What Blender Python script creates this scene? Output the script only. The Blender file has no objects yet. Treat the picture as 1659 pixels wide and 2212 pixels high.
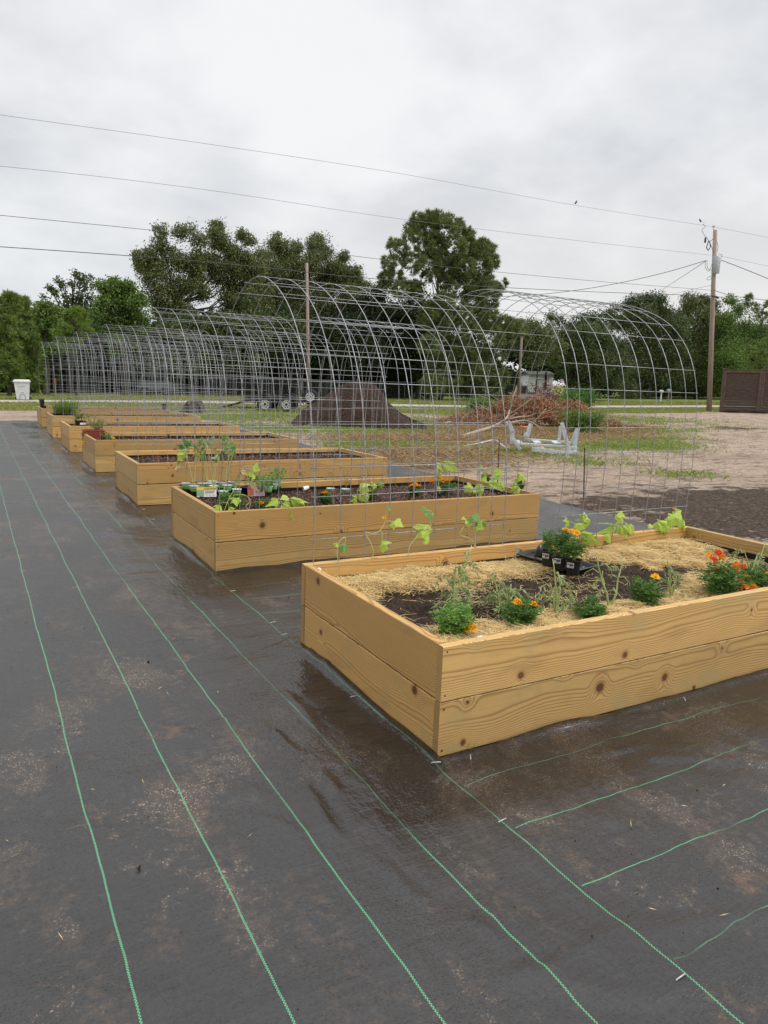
import bpy, math, random
import numpy as np
from mathutils import Matrix, Vector
random.seed(7); RS = np.random.RandomState(11)
SC = bpy.context.scene; COL = SC.collection
R_ = math.radians
# ------------------------------------------------------------------ camera, sky, sun
F = 1563.82                                   # focal length in pixels of a 1659 x 2212 view
CAM = np.array([-1.458, -2.120, 1.417])
RW = np.array([[0.87102280, -0.49094867, 0.01699076], [0.07260146, 0.16286021, 0.98397438], [-0.48584803, -0.85583056, 0.17749854]])
cd = bpy.data.cameras.new("camera"); cam = bpy.data.objects.new("camera", cd); COL.objects.link(cam)
cd.sensor_fit = 'VERTICAL'; cd.sensor_height = 36; cd.lens = 36*F/2212; cd.clip_start = .05; cd.clip_end = 3000
mw = Matrix.Identity(4)
for i in range(3):
    for j in range(3): mw[j][i] = RW[i][j]
    mw[i][3] = CAM[i]
cam.matrix_world = mw; SC.camera = cam
SUN_DIR = Vector((0.72, -0.55, 0.80)).normalized()      # towards the sun, behind thin cloud
W = bpy.data.worlds.new("World"); SC.world = W; W.use_nodes = True
SC.view_settings.view_transform = 'Standard'; SC.view_settings.look = 'None'; SC.view_settings.exposure = 0.0; SC.view_settings.gamma = 1
try: SC.view_settings.use_curve_mapping = False
except Exception: pass
sl = bpy.data.lights.new("sun", 'SUN'); sun = bpy.data.objects.new("sun", sl); COL.objects.link(sun)
sl.energy = 1.9; sl.angle = R_(24); sl.color = (1, .965, .91)
sun.rotation_euler = SUN_DIR.to_track_quat('Z', 'Y').to_euler(); sun.location = (0, 0, 30)

# ------------------------------------------------------------------ node helpers
class G:
    def __init__(s, nt): s.nt = nt
    def n(s, t, ins={}, out=0, **props):
        nd = s.nt.nodes.new('ShaderNode' + t)
        for k, v in props.items(): setattr(nd, k, v)
        for k, v in ins.items(): s.set(nd, k, v)
        return nd.outputs[out] if out is not None else nd
    def set(s, nd, k, v):
        i = nd.inputs[k]
        if isinstance(v, bpy.types.NodeSocket): s.nt.links.new(v, i)
        else: i.default_value = v
    def m(s, op, a, b=0.0, c=0.0, clamp=False): return s.n('Math', {0: a, 1: b, 2: c}, operation=op, use_clamp=clamp)
    def mix(s, f, a, b):
        f_ = lambda c: c if isinstance(c, bpy.types.NodeSocket) or len(c) == 4 else (*c, 1)
        return s.n('Mix', {0: f, 6: f_(a), 7: f_(b)}, out=2, data_type='RGBA')
    def mul(s, a, b):
        return s.n('Mix', {0: 1.0, 6: a, 7: b}, out=2, data_type='RGBA', blend_type='MULTIPLY')
    def noise(s, vec, scale, detail=3, rough=.55, dim='3D', out=0):
        return s.n('TexNoise', {'Vector': vec, 'Scale': scale, 'Detail': detail, 'Roughness': rough}, out=out, noise_dimensions=dim)
    def vor(s, vec, scale, out=0, rnd=1.0, feature='F1'): return s.n('TexVoronoi', {'Vector': vec, 'Scale': scale, 'Randomness': rnd}, out=out, feature=feature)
    def step(s, v, a, b): return s.n('MapRange', {0: v, 1: a, 2: b, 3: 0.0, 4: 1.0}, interpolation_type='SMOOTHSTEP')
    def xyz(s, v): nd = s.n('SeparateXYZ', {0: v}, out=None); return nd.outputs[0], nd.outputs[1], nd.outputs[2]
    def vec(s, x, y, z): return s.n('CombineXYZ', {0: x, 1: y, 2: z})
    def obj(s): return s.n('TexCoord', out=3)
    def bump(s, h, d, st=1.0, nrm=None):
        i = {'Height': h, 'Distance': d, 'Strength': st}
        if nrm: i['Normal'] = nrm
        return s.n('Bump', i)
def mat(name, col=(.5, .5, .5), rough=.6, metal=0.0, fn=None, spec=.5):
    m = bpy.data.materials.new(name); m.use_nodes = True; nt = m.node_tree
    b = nt.nodes['Principled BSDF']; g = G(nt)
    b.inputs['Base Color'].default_value = (*col, 1); b.inputs['Roughness'].default_value = rough
    b.inputs['Metallic'].default_value = metal; b.inputs['Specular IOR Level'].default_value = spec
    if fn: fn(g, b)
    m.diffuse_color = (*col, 1)
    return m
def noisy(name, c1, c2, scale, rough=.7, bump=0.0, metal=0.0, stretch=(1, 1, 1), lo=.35, hi=.65, spec=.4, detail=5):
    def fn(g, b):
        v = g.n('Mapping', {0: g.obj(), 3: stretch}); n = g.noise(v, scale, detail, .65)
        g.set(b, 'Base Color', g.mix(g.step(n, lo, hi), c1, c2))
        if bump: g.set(b, 'Normal', g.bump(n, bump))
    return mat(name, c1, rough, metal, fn, spec)
def leafy(name, c1, c2, trans=.3, rough=.55, ypc=None):
    m = bpy.data.materials.new(name); m.use_nodes = True; nt = m.node_tree; g = G(nt)
    b = nt.nodes['Principled BSDF']; out = nt.nodes['Material Output']
    r = g.n('NewGeometry', out=8)
    c = g.mix(r, c1, c2)
    if ypc: c = g.mix(g.step(r, .93, .96), c, ypc)
    g.set(b, 'Base Color', c); b.inputs['Roughness'].default_value = rough; b.inputs['Specular IOR Level'].default_value = .25
    t = g.n('BsdfTranslucent', {0: c}); mx = g.n('MixShader', {0: trans, 1: b.outputs[0], 2: t})
    nt.links.new(mx, out.inputs[0]); m.diffuse_color = (*c1[:3], 1)
    return m

# sky: a Nishita sky behind an almost closed, softly mottled cloud deck
def build_world():
    nt = W.node_tree; g = G(nt); bg = nt.nodes['Background']
    d = g.n('TexCoord', out=0); x, y, z = g.xyz(d)
    sky = g.n('TexSky', sky_type='NISHITA', sun_disc=False, sun_elevation=math.asin(SUN_DIR.z), sun_rotation=math.atan2(SUN_DIR.x, SUN_DIR.y), air_density=1.0, dust_density=2.0)
    zz = g.m('ADD', g.m('MAXIMUM', z, 0.0), .16)
    p = g.vec(g.m('DIVIDE', x, zz), g.m('DIVIDE', y, zz), 0.0)
    p = g.vec(g.m('DIVIDE', x, g.m('ADD', zz, .22)), g.m('DIVIDE', y, g.m('ADD', zz, .22)), g.m('MULTIPLY', z, .8)); n1 = g.noise(p, .9, 5, .5); n2 = g.noise(p, 2.6, 5, .55)
    f = g.m('ADD', g.m('MULTIPLY', n1, .55), g.m('MULTIPLY', n2, .45))
    c = g.mix(g.step(f, .38, .63), (.62, .645, .685), (.95, .96, .97))
    # brighter, warmer towards the low sun side on the right; cooler at the left
    w = g.m('ADD', g.m('MULTIPLY', x, .9), g.m('MULTIPLY', y, .25))
    lowz = g.m('SUBTRACT', 1.0, g.step(z, .02, .30))
    c = g.mix(g.m('MULTIPLY', g.m('MULTIPLY', lowz, g.step(w, .1, 1.1)), .9), c, (1.0, .94, .87))
    c = g.mix(g.m('MULTIPLY', lowz, .40), c, (.80, .845, .89))
    boost = g.m('ADD', 1.0, g.m('MULTIPLY', g.step(z, .50, .9), 1.4))
    c = g.n('VectorMath', {0: c, 'Scale': boost}, operation='SCALE')
    skc = g.n('VectorMath', {0: sky, 'Scale': .10}, operation='SCALE')
    c = g.n('Mix', {0: .94, 4: skc, 5: c}, out=1, data_type='VECTOR')
    # below the horizon: dull ground colour
    c = g.n('Mix', {0: g.step(z, -.06, -.01), 4: (.12, .11, .09), 5: c}, out=1, data_type='VECTOR')
    g.set(bg, 'Color', c); bg.inputs['Strength'].default_value = 1.0
build_world()

# ------------------------------------------------------------------ frames
YAW = -0.51960; FWD = np.array([-math.sin(YAW), math.cos(YAW), 0]); RT = np.array([math.cos(YAW), math.sin(YAW), 0]); UP = np.array([0, 0, 1.])
C0 = np.array([-1.48031, -2.10706, 0.]); TILT = R_(1.04)
RM = np.outer(FWD, FWD) + np.outer(RT*math.cos(TILT) - UP*math.sin(TILT), RT) + np.outer(RT*math.sin(TILT) + UP*math.cos(TILT), UP)
def T(P): return C0 + RM @ (np.array(P, float) - C0)          # bed frame -> world (the yard falls a little to the right)
TM = Matrix.Identity(4); _t = C0 - RM @ C0
for i in range(3):
    for j in range(3): TM[i][j] = RM[i][j]
    TM[i][3] = _t[i]
def terr(x, y):
    l = (x - C0[0])*RT[0] + (y - C0[1])*RT[1]
    l = np.where(l < -8, -8 - 3*np.tanh((-8 - l)/3), np.where(l > 4, 4 + 3*np.tanh((l - 4)/3), l))
    return -math.tan(TILT)*l
def ray(px, py): return RW.T @ np.array([(px - 829.5)/F, -(py - 1106)/F, -1.])
def gp(px, py):
    d = ray(px, py); lo, t = 0, .5
    while t < 2500:
        q = CAM + d*t
        if q[2] < terr(q[0], q[1]): break
        lo = t; t *= 1.02
    for _ in range(40):
        m = (lo + t)/2; q = CAM + d*m
        if q[2] < terr(q[0], q[1]): t = m
        else: lo = m
    return CAM + d*t
def at(px, py, Y): d = ray(px, py); return CAM + d*((Y - CAM[1])/d[1])
def bp(px, py, z):                                              # bed-frame point on the bed-frame plane z
    o = RM.T @ (CAM - C0) + C0; d = RM.T @ ray(px, py); t = (z - o[2])/d[2]; return o + d*t
def bpy_(px, py, y):                                            # bed-frame point on the bed-frame plane y
    o = RM.T @ (CAM - C0) + C0; d = RM.T @ ray(px, py); t = (y - o[1])/d[1]; return o + d*t

# ------------------------------------------------------------------ object helpers
def link(o, parent=None):
    COL.objects.link(o)
    if parent: o.parent = parent
    return o
def tag(o, label=None, cat=None, group=None, kind=None):
    if label: o['label'] = label
    if cat: o['category'] = cat
    if group: o['group'] = group
    if kind: o['kind'] = kind
    return o
def empty(name, mtx, label=None, cat=None, group=None):
    o = bpy.data.objects.new(name, None); o.empty_display_size = .1; COL.objects.link(o)
    o.matrix_world = mtx if isinstance(mtx, Matrix) else Matrix.Translation(Vector(mtx))
    return tag(o, label, cat, group)
def bedm(x, y, z, rz=0): return TM @ Matrix.Translation((x, y, z)) @ Matrix.Rotation(rz, 4, 'Z')
class MB:
    def __init__(s): s.v = []; s.f = []
    def add(s, vs, fs):
        n = len(s.v); s.v.extend([tuple(v) for v in vs]); s.f.extend([tuple(i + n for i in f) for f in fs]); return s
    def box(s, c, d, rot=None, bev=0):
        c = np.array(c, float); h = np.array(d, float)/2
        vs = []
        if bev <= 0:
            for sx in (-1, 1):
                for sy in (-1, 1):
                    for sz in (-1, 1): vs.append(h*[sx, sy, sz])
            fs = [(0, 1, 3, 2), (4, 6, 7, 5), (0, 4, 5, 1), (2, 3, 7, 6), (0, 2, 6, 4), (1, 5, 7, 3)]
        else:
            idx = {}
            for sx in (-1, 1):
                for sy in (-1, 1):
                    for sz in (-1, 1):
                        for a in range(3):
                            e = np.full(3, bev); e[a] = 0
                            idx[(sx, sy, sz, a)] = len(vs); vs.append((h - e)*[sx, sy, sz])
            fs = []
            for a in range(3):
                o1, o2 = [k for k in range(3) if k != a]
                for sa in (-1, 1):
                    q = []
                    for s1, s2 in ((-1, -1), (1, -1), (1, 1), (-1, 1)):
                        k = [0, 0, 0]; k[a] = sa; k[o1] = s1; k[o2] = s2; q.append(idx[(*k, a)])
                    fs.append(q)
                for s1 in (-1, 1):
                    for s2 in (-1, 1):
                        k1 = [0, 0, 0]; k1[a] = -1; k1[o1] = s1; k1[o2] = s2; k2 = list(k1); k2[a] = 1
                        fs.append([idx[(*k1, o1)], idx[(*k2, o1)], idx[(*k2, o2)], idx[(*k1, o2)]])
            for sx in (-1, 1):
                for sy in (-1, 1):
                    for sz in (-1, 1): fs.append([idx[(sx, sy, sz, a)] for a in range(3)])
        vs = np.array(vs)
        if rot is not None: vs = vs @ np.array(rot).T
        return s.add(vs + c, fs)
    def tube(s, pts, r, n=6, cap=True):
        pts = [np.array(p, float) for p in pts]; m = len(pts)
        rs = r if hasattr(r, '__len__') else [r]*m
        vs = []; prev = None
        for i, p in enumerate(pts):
            t = pts[min(i + 1, m - 1)] - pts[max(i - 1, 0)]; t = t/(np.linalg.norm(t) + 1e-9)
            if prev is None:
                a = np.array([0, 0, 1.]) if abs(t[2]) < .9 else np.array([1., 0, 0]); u = np.cross(t, a)
            else: u = prev - t*(prev @ t)
            u = u/(np.linalg.norm(u) + 1e-9); prev = u; w = np.cross(t, u)
            for k in range(n):
                an = 2*math.pi*k/n; vs.append(p + rs[i]*(u*math.cos(an) + w*math.sin(an)))
        fs = [(i*n + k, i*n + (k + 1) % n, (i + 1)*n + (k + 1) % n, (i + 1)*n + k) for i in range(m - 1) for k in range(n)]
        if cap: fs += [tuple(range(n - 1, -1, -1)), tuple((m - 1)*n + k for k in range(n))]
        return s.add(vs, fs)
    def lathe(s, prof, c=(0, 0, 0), n=20, axis='z', closed=False):
        vs = []; m = len(prof)
        for r, z in prof:
            for k in range(n):
                a = 2*math.pi*k/n
                p = (r*math.cos(a), r*math.sin(a), z) if axis == 'z' else (r*math.cos(a), z, r*math.sin(a))
                vs.append(np.array(p) + c)
        fs = [(i*n + k, i*n + (k + 1) % n, (i + 1)*n + (k + 1) % n, (i + 1)*n + k) for i in range(m - 1) for k in range(n)]
        return s.add(vs, fs)
    def prism(s, poly, d0, d1, axis=1):
        n = len(poly); vs = []
        for d in (d0, d1):
            for a, b in poly:
                p = [0, 0, 0]; o = [k for k in range(3) if k != axis]; p[o[0]] = a; p[o[1]] = b; p[axis] = d; vs.append(p)
        return s.add(vs, [tuple(range(n)), tuple(range(2*n - 1, n - 1, -1))] + [(i, (i + 1) % n, n + (i + 1) % n, n + i) for i in range(n)])
    def build(s, name, m, parent=None, smooth=False, mtx=None):
        me = bpy.data.meshes.new(name); me.from_pydata([tuple(map(float, v)) for v in s.v], [], s.f); me.materials.append(m)
        if smooth: me.polygons.foreach_set('use_smooth', [True]*len(me.polygons))
        me.update(); o = bpy.data.objects.new(name, me); link(o, parent)
        if mtx is not None: o.matrix_world = mtx if parent is None else mtx
        return o
def np_mesh(name, V, nper, m, parent=None, mtx=None, smooth=False):
    """V: (n*nper,3) loose polygons of nper corners"""
    V = np.ascontiguousarray(V.reshape(-1, 3), dtype=np.float32); nv = len(V); nf = nv//nper
    me = bpy.data.meshes.new(name); me.vertices.add(nv); me.loops.add(nv); me.polygons.add(nf)
    me.vertices.foreach_set('co', V.ravel()); me.loops.foreach_set('vertex_index', np.arange(nv, dtype=np.int32))
    me.polygons.foreach_set('loop_start', np.arange(0, nv, nper, dtype=np.int32)); me.polygons.foreach_set('loop_total', np.full(nf, nper, dtype=np.int32))
    me.materials.append(m); me.update(calc_edges=True)
    if smooth: me.polygons.foreach_set('use_smooth', [True]*nf)
    o = bpy.data.objects.new(name, me); link(o, parent)
    if mtx is not None: o.matrix_world = mtx
    return o
def grid_mesh(name, xs, ys, Z, m, parent=None, mtx=None, attr=None):
    X, Y = np.meshgrid(xs, ys); V = np.stack([X, Y, Z], -1).reshape(-1, 3).astype(np.float32); nx, ny = len(xs), len(ys)
    i = np.arange(nx - 1)[None, :] + nx*np.arange(ny - 1)[:, None]; Q = np.stack([i, i + 1, i + nx + 1, i + nx], -1).reshape(-1, 4).astype(np.int32)
    me = bpy.data.meshes.new(name); me.vertices.add(len(V)); me.loops.add(Q.size); me.polygons.add(len(Q))
    me.vertices.foreach_set('co', V.ravel()); me.loops.foreach_set('vertex_index', Q.ravel())
    me.polygons.foreach_set('loop_start', np.arange(0, Q.size, 4, dtype=np.int32)); me.polygons.foreach_set('loop_total', np.full(len(Q), 4, dtype=np.int32))
    me.polygons.foreach_set('use_smooth', [True]*len(Q)); me.materials.append(m); me.update(calc_edges=True)
    if attr is not None:
        for an, a in attr.items():
            at_ = me.attributes.new(an, 'FLOAT', 'POINT'); at_.data.foreach_set('value', a.astype(np.float32).ravel())
    o = bpy.data.objects.new(name, me); link(o, parent)
    if mtx is not None: o.matrix_world = mtx
    return o
def rnd_dirs(n): v = RS.normal(size=(n, 3)); return v/np.linalg.norm(v, axis=1, keepdims=True)
def leaf_quads(P, D, U, L, Wd):
    """diamond leaves: base P, direction D, side U"""
    L = np.asarray(L).reshape(-1, 1); Wd = np.asarray(Wd).reshape(-1, 1)
    mid = P + D*L*.45
    return np.stack([P, mid + U*Wd/2, P + D*L, mid - U*Wd/2], 1)
def perp(D):
    r = RS.normal(size=D.shape); u = np.cross(D, r); return u/(np.linalg.norm(u, axis=1, keepdims=True) + 1e-9)
def vnoise(x, y, seed=0, oct=4, f=1.0):
    """cheap smooth value noise, about -1..1"""
    out = 0; a = 1.0; tot = 0
    for o in range(oct):
        rs = np.random.RandomState(seed*31 + o); A = rs.rand(64, 64)*2 - 1
        xx = x*f*2**o + 7.3*o; yy = y*f*2**o + 3.1*o; xi = np.floor(xx).astype(int); yi = np.floor(yy).astype(int); fx = xx - xi; fy = yy - yi
        fx = fx*fx*(3 - 2*fx); fy = fy*fy*(3 - 2*fy)
        g = lambda i, j: A[(yi + j) % 64, (xi + i) % 64]
        out = out + a*((g(0, 0)*(1 - fx) + g(1, 0)*fx)*(1 - fy) + (g(0, 1)*(1 - fx) + g(1, 1)*fx)*fy); tot += a; a *= .5
    return out/tot

# ------------------------------------------------------------------ materials
def f_wood(g, b):
    x, y, z = g.xyz(g.obj()); rnd = g.n('ObjectInfo', out=5); off = g.m('MULTIPLY', rnd, 61.0)
    xo = g.m('ADD', x, off)
    nA = g.noise(g.vec(g.m('MULTIPLY', xo, .8), g.m('MULTIPLY', y, 2.0), g.m('MULTIPLY', z, 2.2)), 1.3, 3, .5)
    nB = g.noise(g.vec(g.m('MULTIPLY', xo, 3.0), g.m('MULTIPLY', y, 4.0), g.m('MULTIPLY', z, 9.0)), 1.0, 2, .5)
    v = g.n('TexVoronoi', {'Vector': g.vec(xo, g.m('ADD', z, g.m('MULTIPLY', rnd, 9.0)), 0.0), 'Scale': 4.6}, out=None, voronoi_dimensions='2D')
    cr, cg, cb = g.xyz(v.outputs['Color']); d = g.m('ADD', g.m('DIVIDE', v.outputs['Distance'], 4.6), g.m('MULTIPLY', g.m('SUBTRACT', g.noise(g.vec(xo, y, z), 45.0, 3, .6), .5), .016))
    pick = g.m('GREATER_THAN', cr, .60)
    size = g.m('ADD', .006, g.m('MULTIPLY', g.m('POWER', cg, 1.6), .017))
    dn = g.m('DIVIDE', d, size)
    hill = g.m('MULTIPLY', pick, g.m('DIVIDE', 1.0, g.m('ADD', 1.0, g.m('POWER', g.m('DIVIDE', dn, 2.2), 2.0))))
    hill = g.m('MULTIPLY', hill, g.m('SUBTRACT', 1.0, g.step(d, .035, .085)))
    z2 = g.m('ADD', g.m('ADD', z, g.m('MULTIPLY', g.m('SUBTRACT', nA, .5), .15)), g.m('MULTIPLY', g.m('SUBTRACT', nB, .5), .007))
    zc = g.m('ADD', z2, g.m('MULTIPLY', g.m('SUBTRACT', rnd, .5), .22))
    yc = g.m('SUBTRACT', y, .055)
    r = g.m('SQRT', g.m('ADD', g.m('MULTIPLY', zc, zc), g.m('MULTIPLY', yc, yc)))
    r = g.m('ADD', r, g.m('MULTIPLY', hill, .028))
    fr = g.m('FRACT', g.m('MULTIPLY', r, 125.0))
    late = g.m('MULTIPLY', g.step(fr, .42, .88), g.m('SUBTRACT', 1.0, g.step(fr, .93, 1.0)))
    fib = g.noise(g.vec(g.m('MULTIPLY', xo, 5.0), g.m('MULTIPLY', y, 260.0), g.m('MULTIPLY', z, 260.0)), 1.0, 2, .6)
    blot = g.noise(g.vec(xo, y, g.m('MULTIPLY', z, 3.0)), 2.3, 4, .6); blot2 = g.noise(g.vec(g.m('ADD', xo, 9.0), y, z), 5.0, 3, .6)
    c = g.mix(blot, (.53, .32, .108), (.665, .435, .170))
    c = g.mix(g.m('MULTIPLY', late, .72), c, (.27, .135, .042))
    c = g.mix(g.m('MULTIPLY', g.step(fib, .35, .75), .28), c, (.42, .25, .10))
    c = g.mix(g.m('MULTIPLY', g.step(blot2, .52, .70), .45), c, (.38, .31, .145))
    c = g.mix(g.m('MULTIPLY', g.step(blot, .56, .72), .45), c, (.34, .18, .075))
    c = g.mix(g.m('MULTIPLY', pick, g.m('MULTIPLY', .7, g.m('SUBTRACT', 1.0, g.step(dn, .8, 2.0)))), c, (.30, .14, .05))
    kn = g.m('MULTIPLY', pick, g.m('SUBTRACT', 1.0, g.step(dn, .7, 1.1)))
    kc = g.mix(g.step(g.m('FRACT', g.m('MULTIPLY', dn, 2.6)), .3, .7), (.055, .025, .012), (.20, .09, .038))
    c = g.mix(kn, c, kc)
    br = g.m('ADD', .80, g.m('MULTIPLY', g.m('FRACT', g.m('MULTIPLY', rnd, 13.7)), .34))
    c = g.n('VectorMath', {0: c, 'Scale': br}, operation='SCALE')
    c = g.n('VectorMath', {0: c, 1: g.mix(g.m('FRACT', g.m('MULTIPLY', rnd, 7.3)), (1.03, .95, .84), (.96, 1.0, 1.04))}, operation='MULTIPLY')
    c = g.mix(g.m('MULTIPLY', g.step(g.noise(g.vec(g.m('MULTIPLY', xo, .6), y, g.m('MULTIPLY', z, 2.5)), 2.1, 5, .65), .54, .70), .42), c, (.29, .17, .075))
    nx = g.m('ABSOLUTE', g.xyz(g.n('TexCoord', out=1))[0]); c = g.mix(g.m('MULTIPLY', g.step(nx, .8, .95), .42), c, (.20, .115, .04))
    g.set(b, 'Base Color', c)
    h = g.m('ADD', g.m('MULTIPLY', late, .5), g.m('MULTIPLY', fib, .5)); g.set(b, 'Normal', g.bump(h, .0009, .6))
    g.set(b, 'Roughness', g.m('ADD', .5, g.m('MULTIPLY', late, .12)))
WOOD = mat('pine_board', (.62, .4, .18), .58, 0, f_wood, .35)
def f_fabric(g, b):
    o = g.obj(); x, y, z = g.xyz(o)
    geo_w = g.n('Attribute', attribute_name='wet', out=2)
    big = g.noise(o, .55, 5, .6); mid = g.noise(g.n('Mapping', {0: o, 3: (1.5, .8, 1)}), 1.7, 6, .62); fine = g.noise(o, 26, 5, .7); spk = g.noise(o, 150, 2, .6)
    wob = g.noise(g.vec(g.m('MULTIPLY', x, .7), y, 0.0), 1.1, 3, .5); wob2 = g.noise(g.vec(x, y, 3.0), 7.0, 3, .5)
    xw = g.m('ADD', g.m('ADD', x, .03), g.m('ADD', g.m('MULTIPLY', g.m('SUBTRACT', wob,  .5), .028), g.m('MULTIPLY', g.m('SUBTRACT', wob2, .5), .006)))
    u = g.m('SUBTRACT', g.m('FRACT', g.m('ADD', g.m('DIVIDE', xw, .30), .5)), .5); um = g.m('MULTIPLY', u, .30)
    left = g.m('LESS_THAN', x, .09)
    lv = g.m('LESS_THAN', g.m('ABSOLUTE', um), .0028)
    side = g.m('MULTIPLY', g.m('GREATER_THAN', um, 0.0), .5)
    dash = g.m('GREATER_THAN', g.m('FRACT', g.m('ADD', g.m('MULTIPLY', y, 120.0), side)), .45)
    lineA = g.m('MULTIPLY', g.m('MULTIPLY', lv, left), g.m('ADD', .12, g.m('MULTIPLY', dash, .80)))
    yw = g.m('ADD', g.m('ADD', y, .19), g.m('ADD', g.m('MULTIPLY', g.m('SUBTRACT', g.noise(g.vec(x, g.m('MULTIPLY', y, .7), 5.0), 1.6, 3, .5), .5), .13), g.m('MULTIPLY', g.m('SUBTRACT', wob2, .5), .02)))
    w_ = g.m('MULTIPLY', g.m('SUBTRACT', g.m('FRACT', g.m('ADD', g.m('DIVIDE', yw, .30), .5)), .5), .30)
    lineB = g.m('MULTIPLY', g.m('LESS_THAN', g.m('ABSOLUTE', w_), .0018), g.m('MULTIPLY', g.m('GREATER_THAN', x, -.015), g.m('LESS_THAN', y, 3.0)))
    lineB = g.m('MULTIPLY', lineB, g.step(g.noise(o, 1.3, 3, .6), .38, .55))
    dirt = g.step(g.m('ADD', mid, g.m('MULTIPLY', g.m('SUBTRACT', fine, .5), .50)), .515, .60)
    rust = g.step(g.m('ADD', g.noise(o, 2.6, 6, .65), g.m('MULTIPLY', g.m('SUBTRACT', fine, .5), .3)), .60, .70)
    base = g.mix(big, (.020, .0185, .0180), (.042, .0385, .0365)); micro = g.noise(o, 85, 4, .75); weave = g.noise(g.n('Mapping', {0: o, 3: (300, 90, 1)}), 1.0, 2, .6)
    c = g.mix(g.m('MULTIPLY', dirt, .68), base, g.mix(g.noise(o, 4.0, 4, .6), (.036, .025, .018), (.100, .076, .058)))
    c = g.mix(g.m('MULTIPLY', rust, .55), c, (.135, .075, .042))
    c = g.n('VectorMath', {0: c, 'Scale': g.m('ADD', .25, g.m('MULTIPLY', g.m('ADD', micro, g.m('MULTIPLY', weave, .4)), 1.08))}, operation='SCALE')
    grit = g.m('MULTIPLY', g.step(spk, .57, .66), g.m('MAXIMUM', g.m('MULTIPLY', dirt, g.step(g.noise(o, 2.2, 4, .6), .46, .60)), g.step(g.m('ADD', mid, g.m('MULTIPLY', fine, .25)), .68, .80)))
    c = g.mix(g.m('MULTIPLY', grit, .8), c, (.36, .305, .245))
    spk2 = g.m('MULTIPLY', g.step(g.noise(o, 75, 2, .5), .64, .70), .5)
    c = g.mix(spk2, c, (.014, .012, .011))
    bd0 = g.m('SUBTRACT', 1.0, g.step(g.vor(o, 88.0), .16, .30)); c = g.mix(g.m('MULTIPLY', g.m('MULTIPLY', bd0, .6), g.m('SUBTRACT', 1.0, dirt)), c, (.008, .008, .009))
    gone = g.m('SUBTRACT', 1.0, g.m('MULTIPLY', g.m('MAXIMUM', rust, g.m('MULTIPLY', grit, 1.2)), .8))
    gr = g.m('MULTIPLY', g.m('MAXIMUM', lineA, g.m('MULTIPLY', lineB, .8)), gone)
    c = g.mix(gr, c, (.10, .40, .19))
    c = g.mix(g.m('MULTIPLY', geo_w, .65), c, (.014, .009, .0065))
    g.set(b, 'Base Color', c)
    damp = g.m('MAXIMUM', geo_w, g.m('MULTIPLY', g.step(g.noise(o, .8, 4, .6), .55, .68), .45))
    g.set(b, 'Roughness', g.m('ADD', g.m('SUBTRACT', .39, g.m('MULTIPLY', damp, .25)), g.m('MULTIPLY', dirt, .12)))
    bead = g.vor(o, 105.0); bd = g.m('MULTIPLY', g.m('SUBTRACT', 1.0, g.step(bead, .15, .42)), g.step(g.noise(o, 1.4, 3, .5), .40, .56))
    bb = g.bump(g.m('ADD', g.m('MULTIPLY', fine, .6), g.m('MULTIPLY', bd, .5)), .0035, .55)
    wr = g.noise(g.n('Mapping', {0: o, 2: (0, 0, .5), 3: (9, 3.2, 1)}), 1.0, 4, .55); bb = g.bump(wr, .022, .5, bb)
    wr2 = g.noise(g.n('Mapping', {0: o, 3: (14, 40, 1)}), 1.0, 3, .6); bb = g.bump(wr2, .004, .6, bb); wr3 = g.noise(g.n('Mapping', {0: o, 3: (4, 17, 1)}), 1.0, 5, .6); bb = g.bump(wr3, .010, .5, bb)
    g.set(b, 'Normal', bb)
FABRIC = mat('woven_ground_fabric', (.035, .035, .037), .45, 0, f_fabric, .5)
def f_ground(g, b):
    o = g.obj(); gr = g.n('Attribute', attribute_name='grass', out=2); mu = g.n('Attribute', attribute_name='mulch', out=2); dr = g.n('Attribute', attribute_name='dry', out=2)
    n1 = g.noise(o, .35, 6, .6); n2 = g.noise(o, 3.0, 6, .68); n3 = g.noise(o, 22, 5, .72); n4 = g.noise(g.n('Mapping', {0: o, 3: (1, 3, 1)}), 9, 5, .7)
    s = g.mix(g.step(n1, .35, .65), (.54, .42, .325), (.42, .32, .24))
    s = g.mix(g.m('MULTIPLY', g.step(n4, .46, .62), .7), s, (.17, .11, .07))
    s = g.mix(g.m('MULTIPLY', g.step(n3, .55, .70), .50), s, (.66, .54, .43))
    s = g.mix(g.m('MULTIPLY', g.step(g.noise(g.n('Mapping', {0: o, 3: (.8, 2.0, 1)}), 2.2, 8, .72), .50, .60), .75), s, (.15, .105, .075))
    s = g.mix(g.m('MULTIPLY', g.step(g.noise(o, 45, 3, .7), .58, .66), .6), s, (.12, .08, .055))
    k = g.m('MULTIPLY', g.m('SUBTRACT', n2, .5), 2.0); k3 = g.m('MULTIPLY', g.m('SUBTRACT', n3, .5), .8)
    dryc = g.mix(n3, (.33, .225, .12), (.20, .13, .075))
    s = g.mix(g.step(g.m('ADD', g.m('ADD', dr, k), k3), .40, .60), s, dryc)
    mc = g.mix(g.step(n3, .4, .66), (.042, .028, .020), (.150, .105, .075))
    s = g.mix(g.step(g.m('ADD', mu, k), .38, .62), s, mc)
    gc = g.mix(g.step(n1, .38, .62), (.105, .155, .030), (.20, .215, .060)); gc = g.mix(g.m('MULTIPLY', g.step(n3, .4, .7), .5), gc, (.07, .10, .02))
    s = g.mix(g.step(g.m('ADD', g.m('ADD', gr, k), k3), .38, .62), s, gc)
    g.set(b, 'Base Color', s); h = g.m('ADD', g.m('ADD', g.m('MULTIPLY', n3, .4), n4), n2); g.set(b, 'Normal', g.bump(h, .06, 1.0))
GROUND = mat('sandy_ground', (.42, .33, .25), .9, 0, f_ground, .2)
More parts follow.
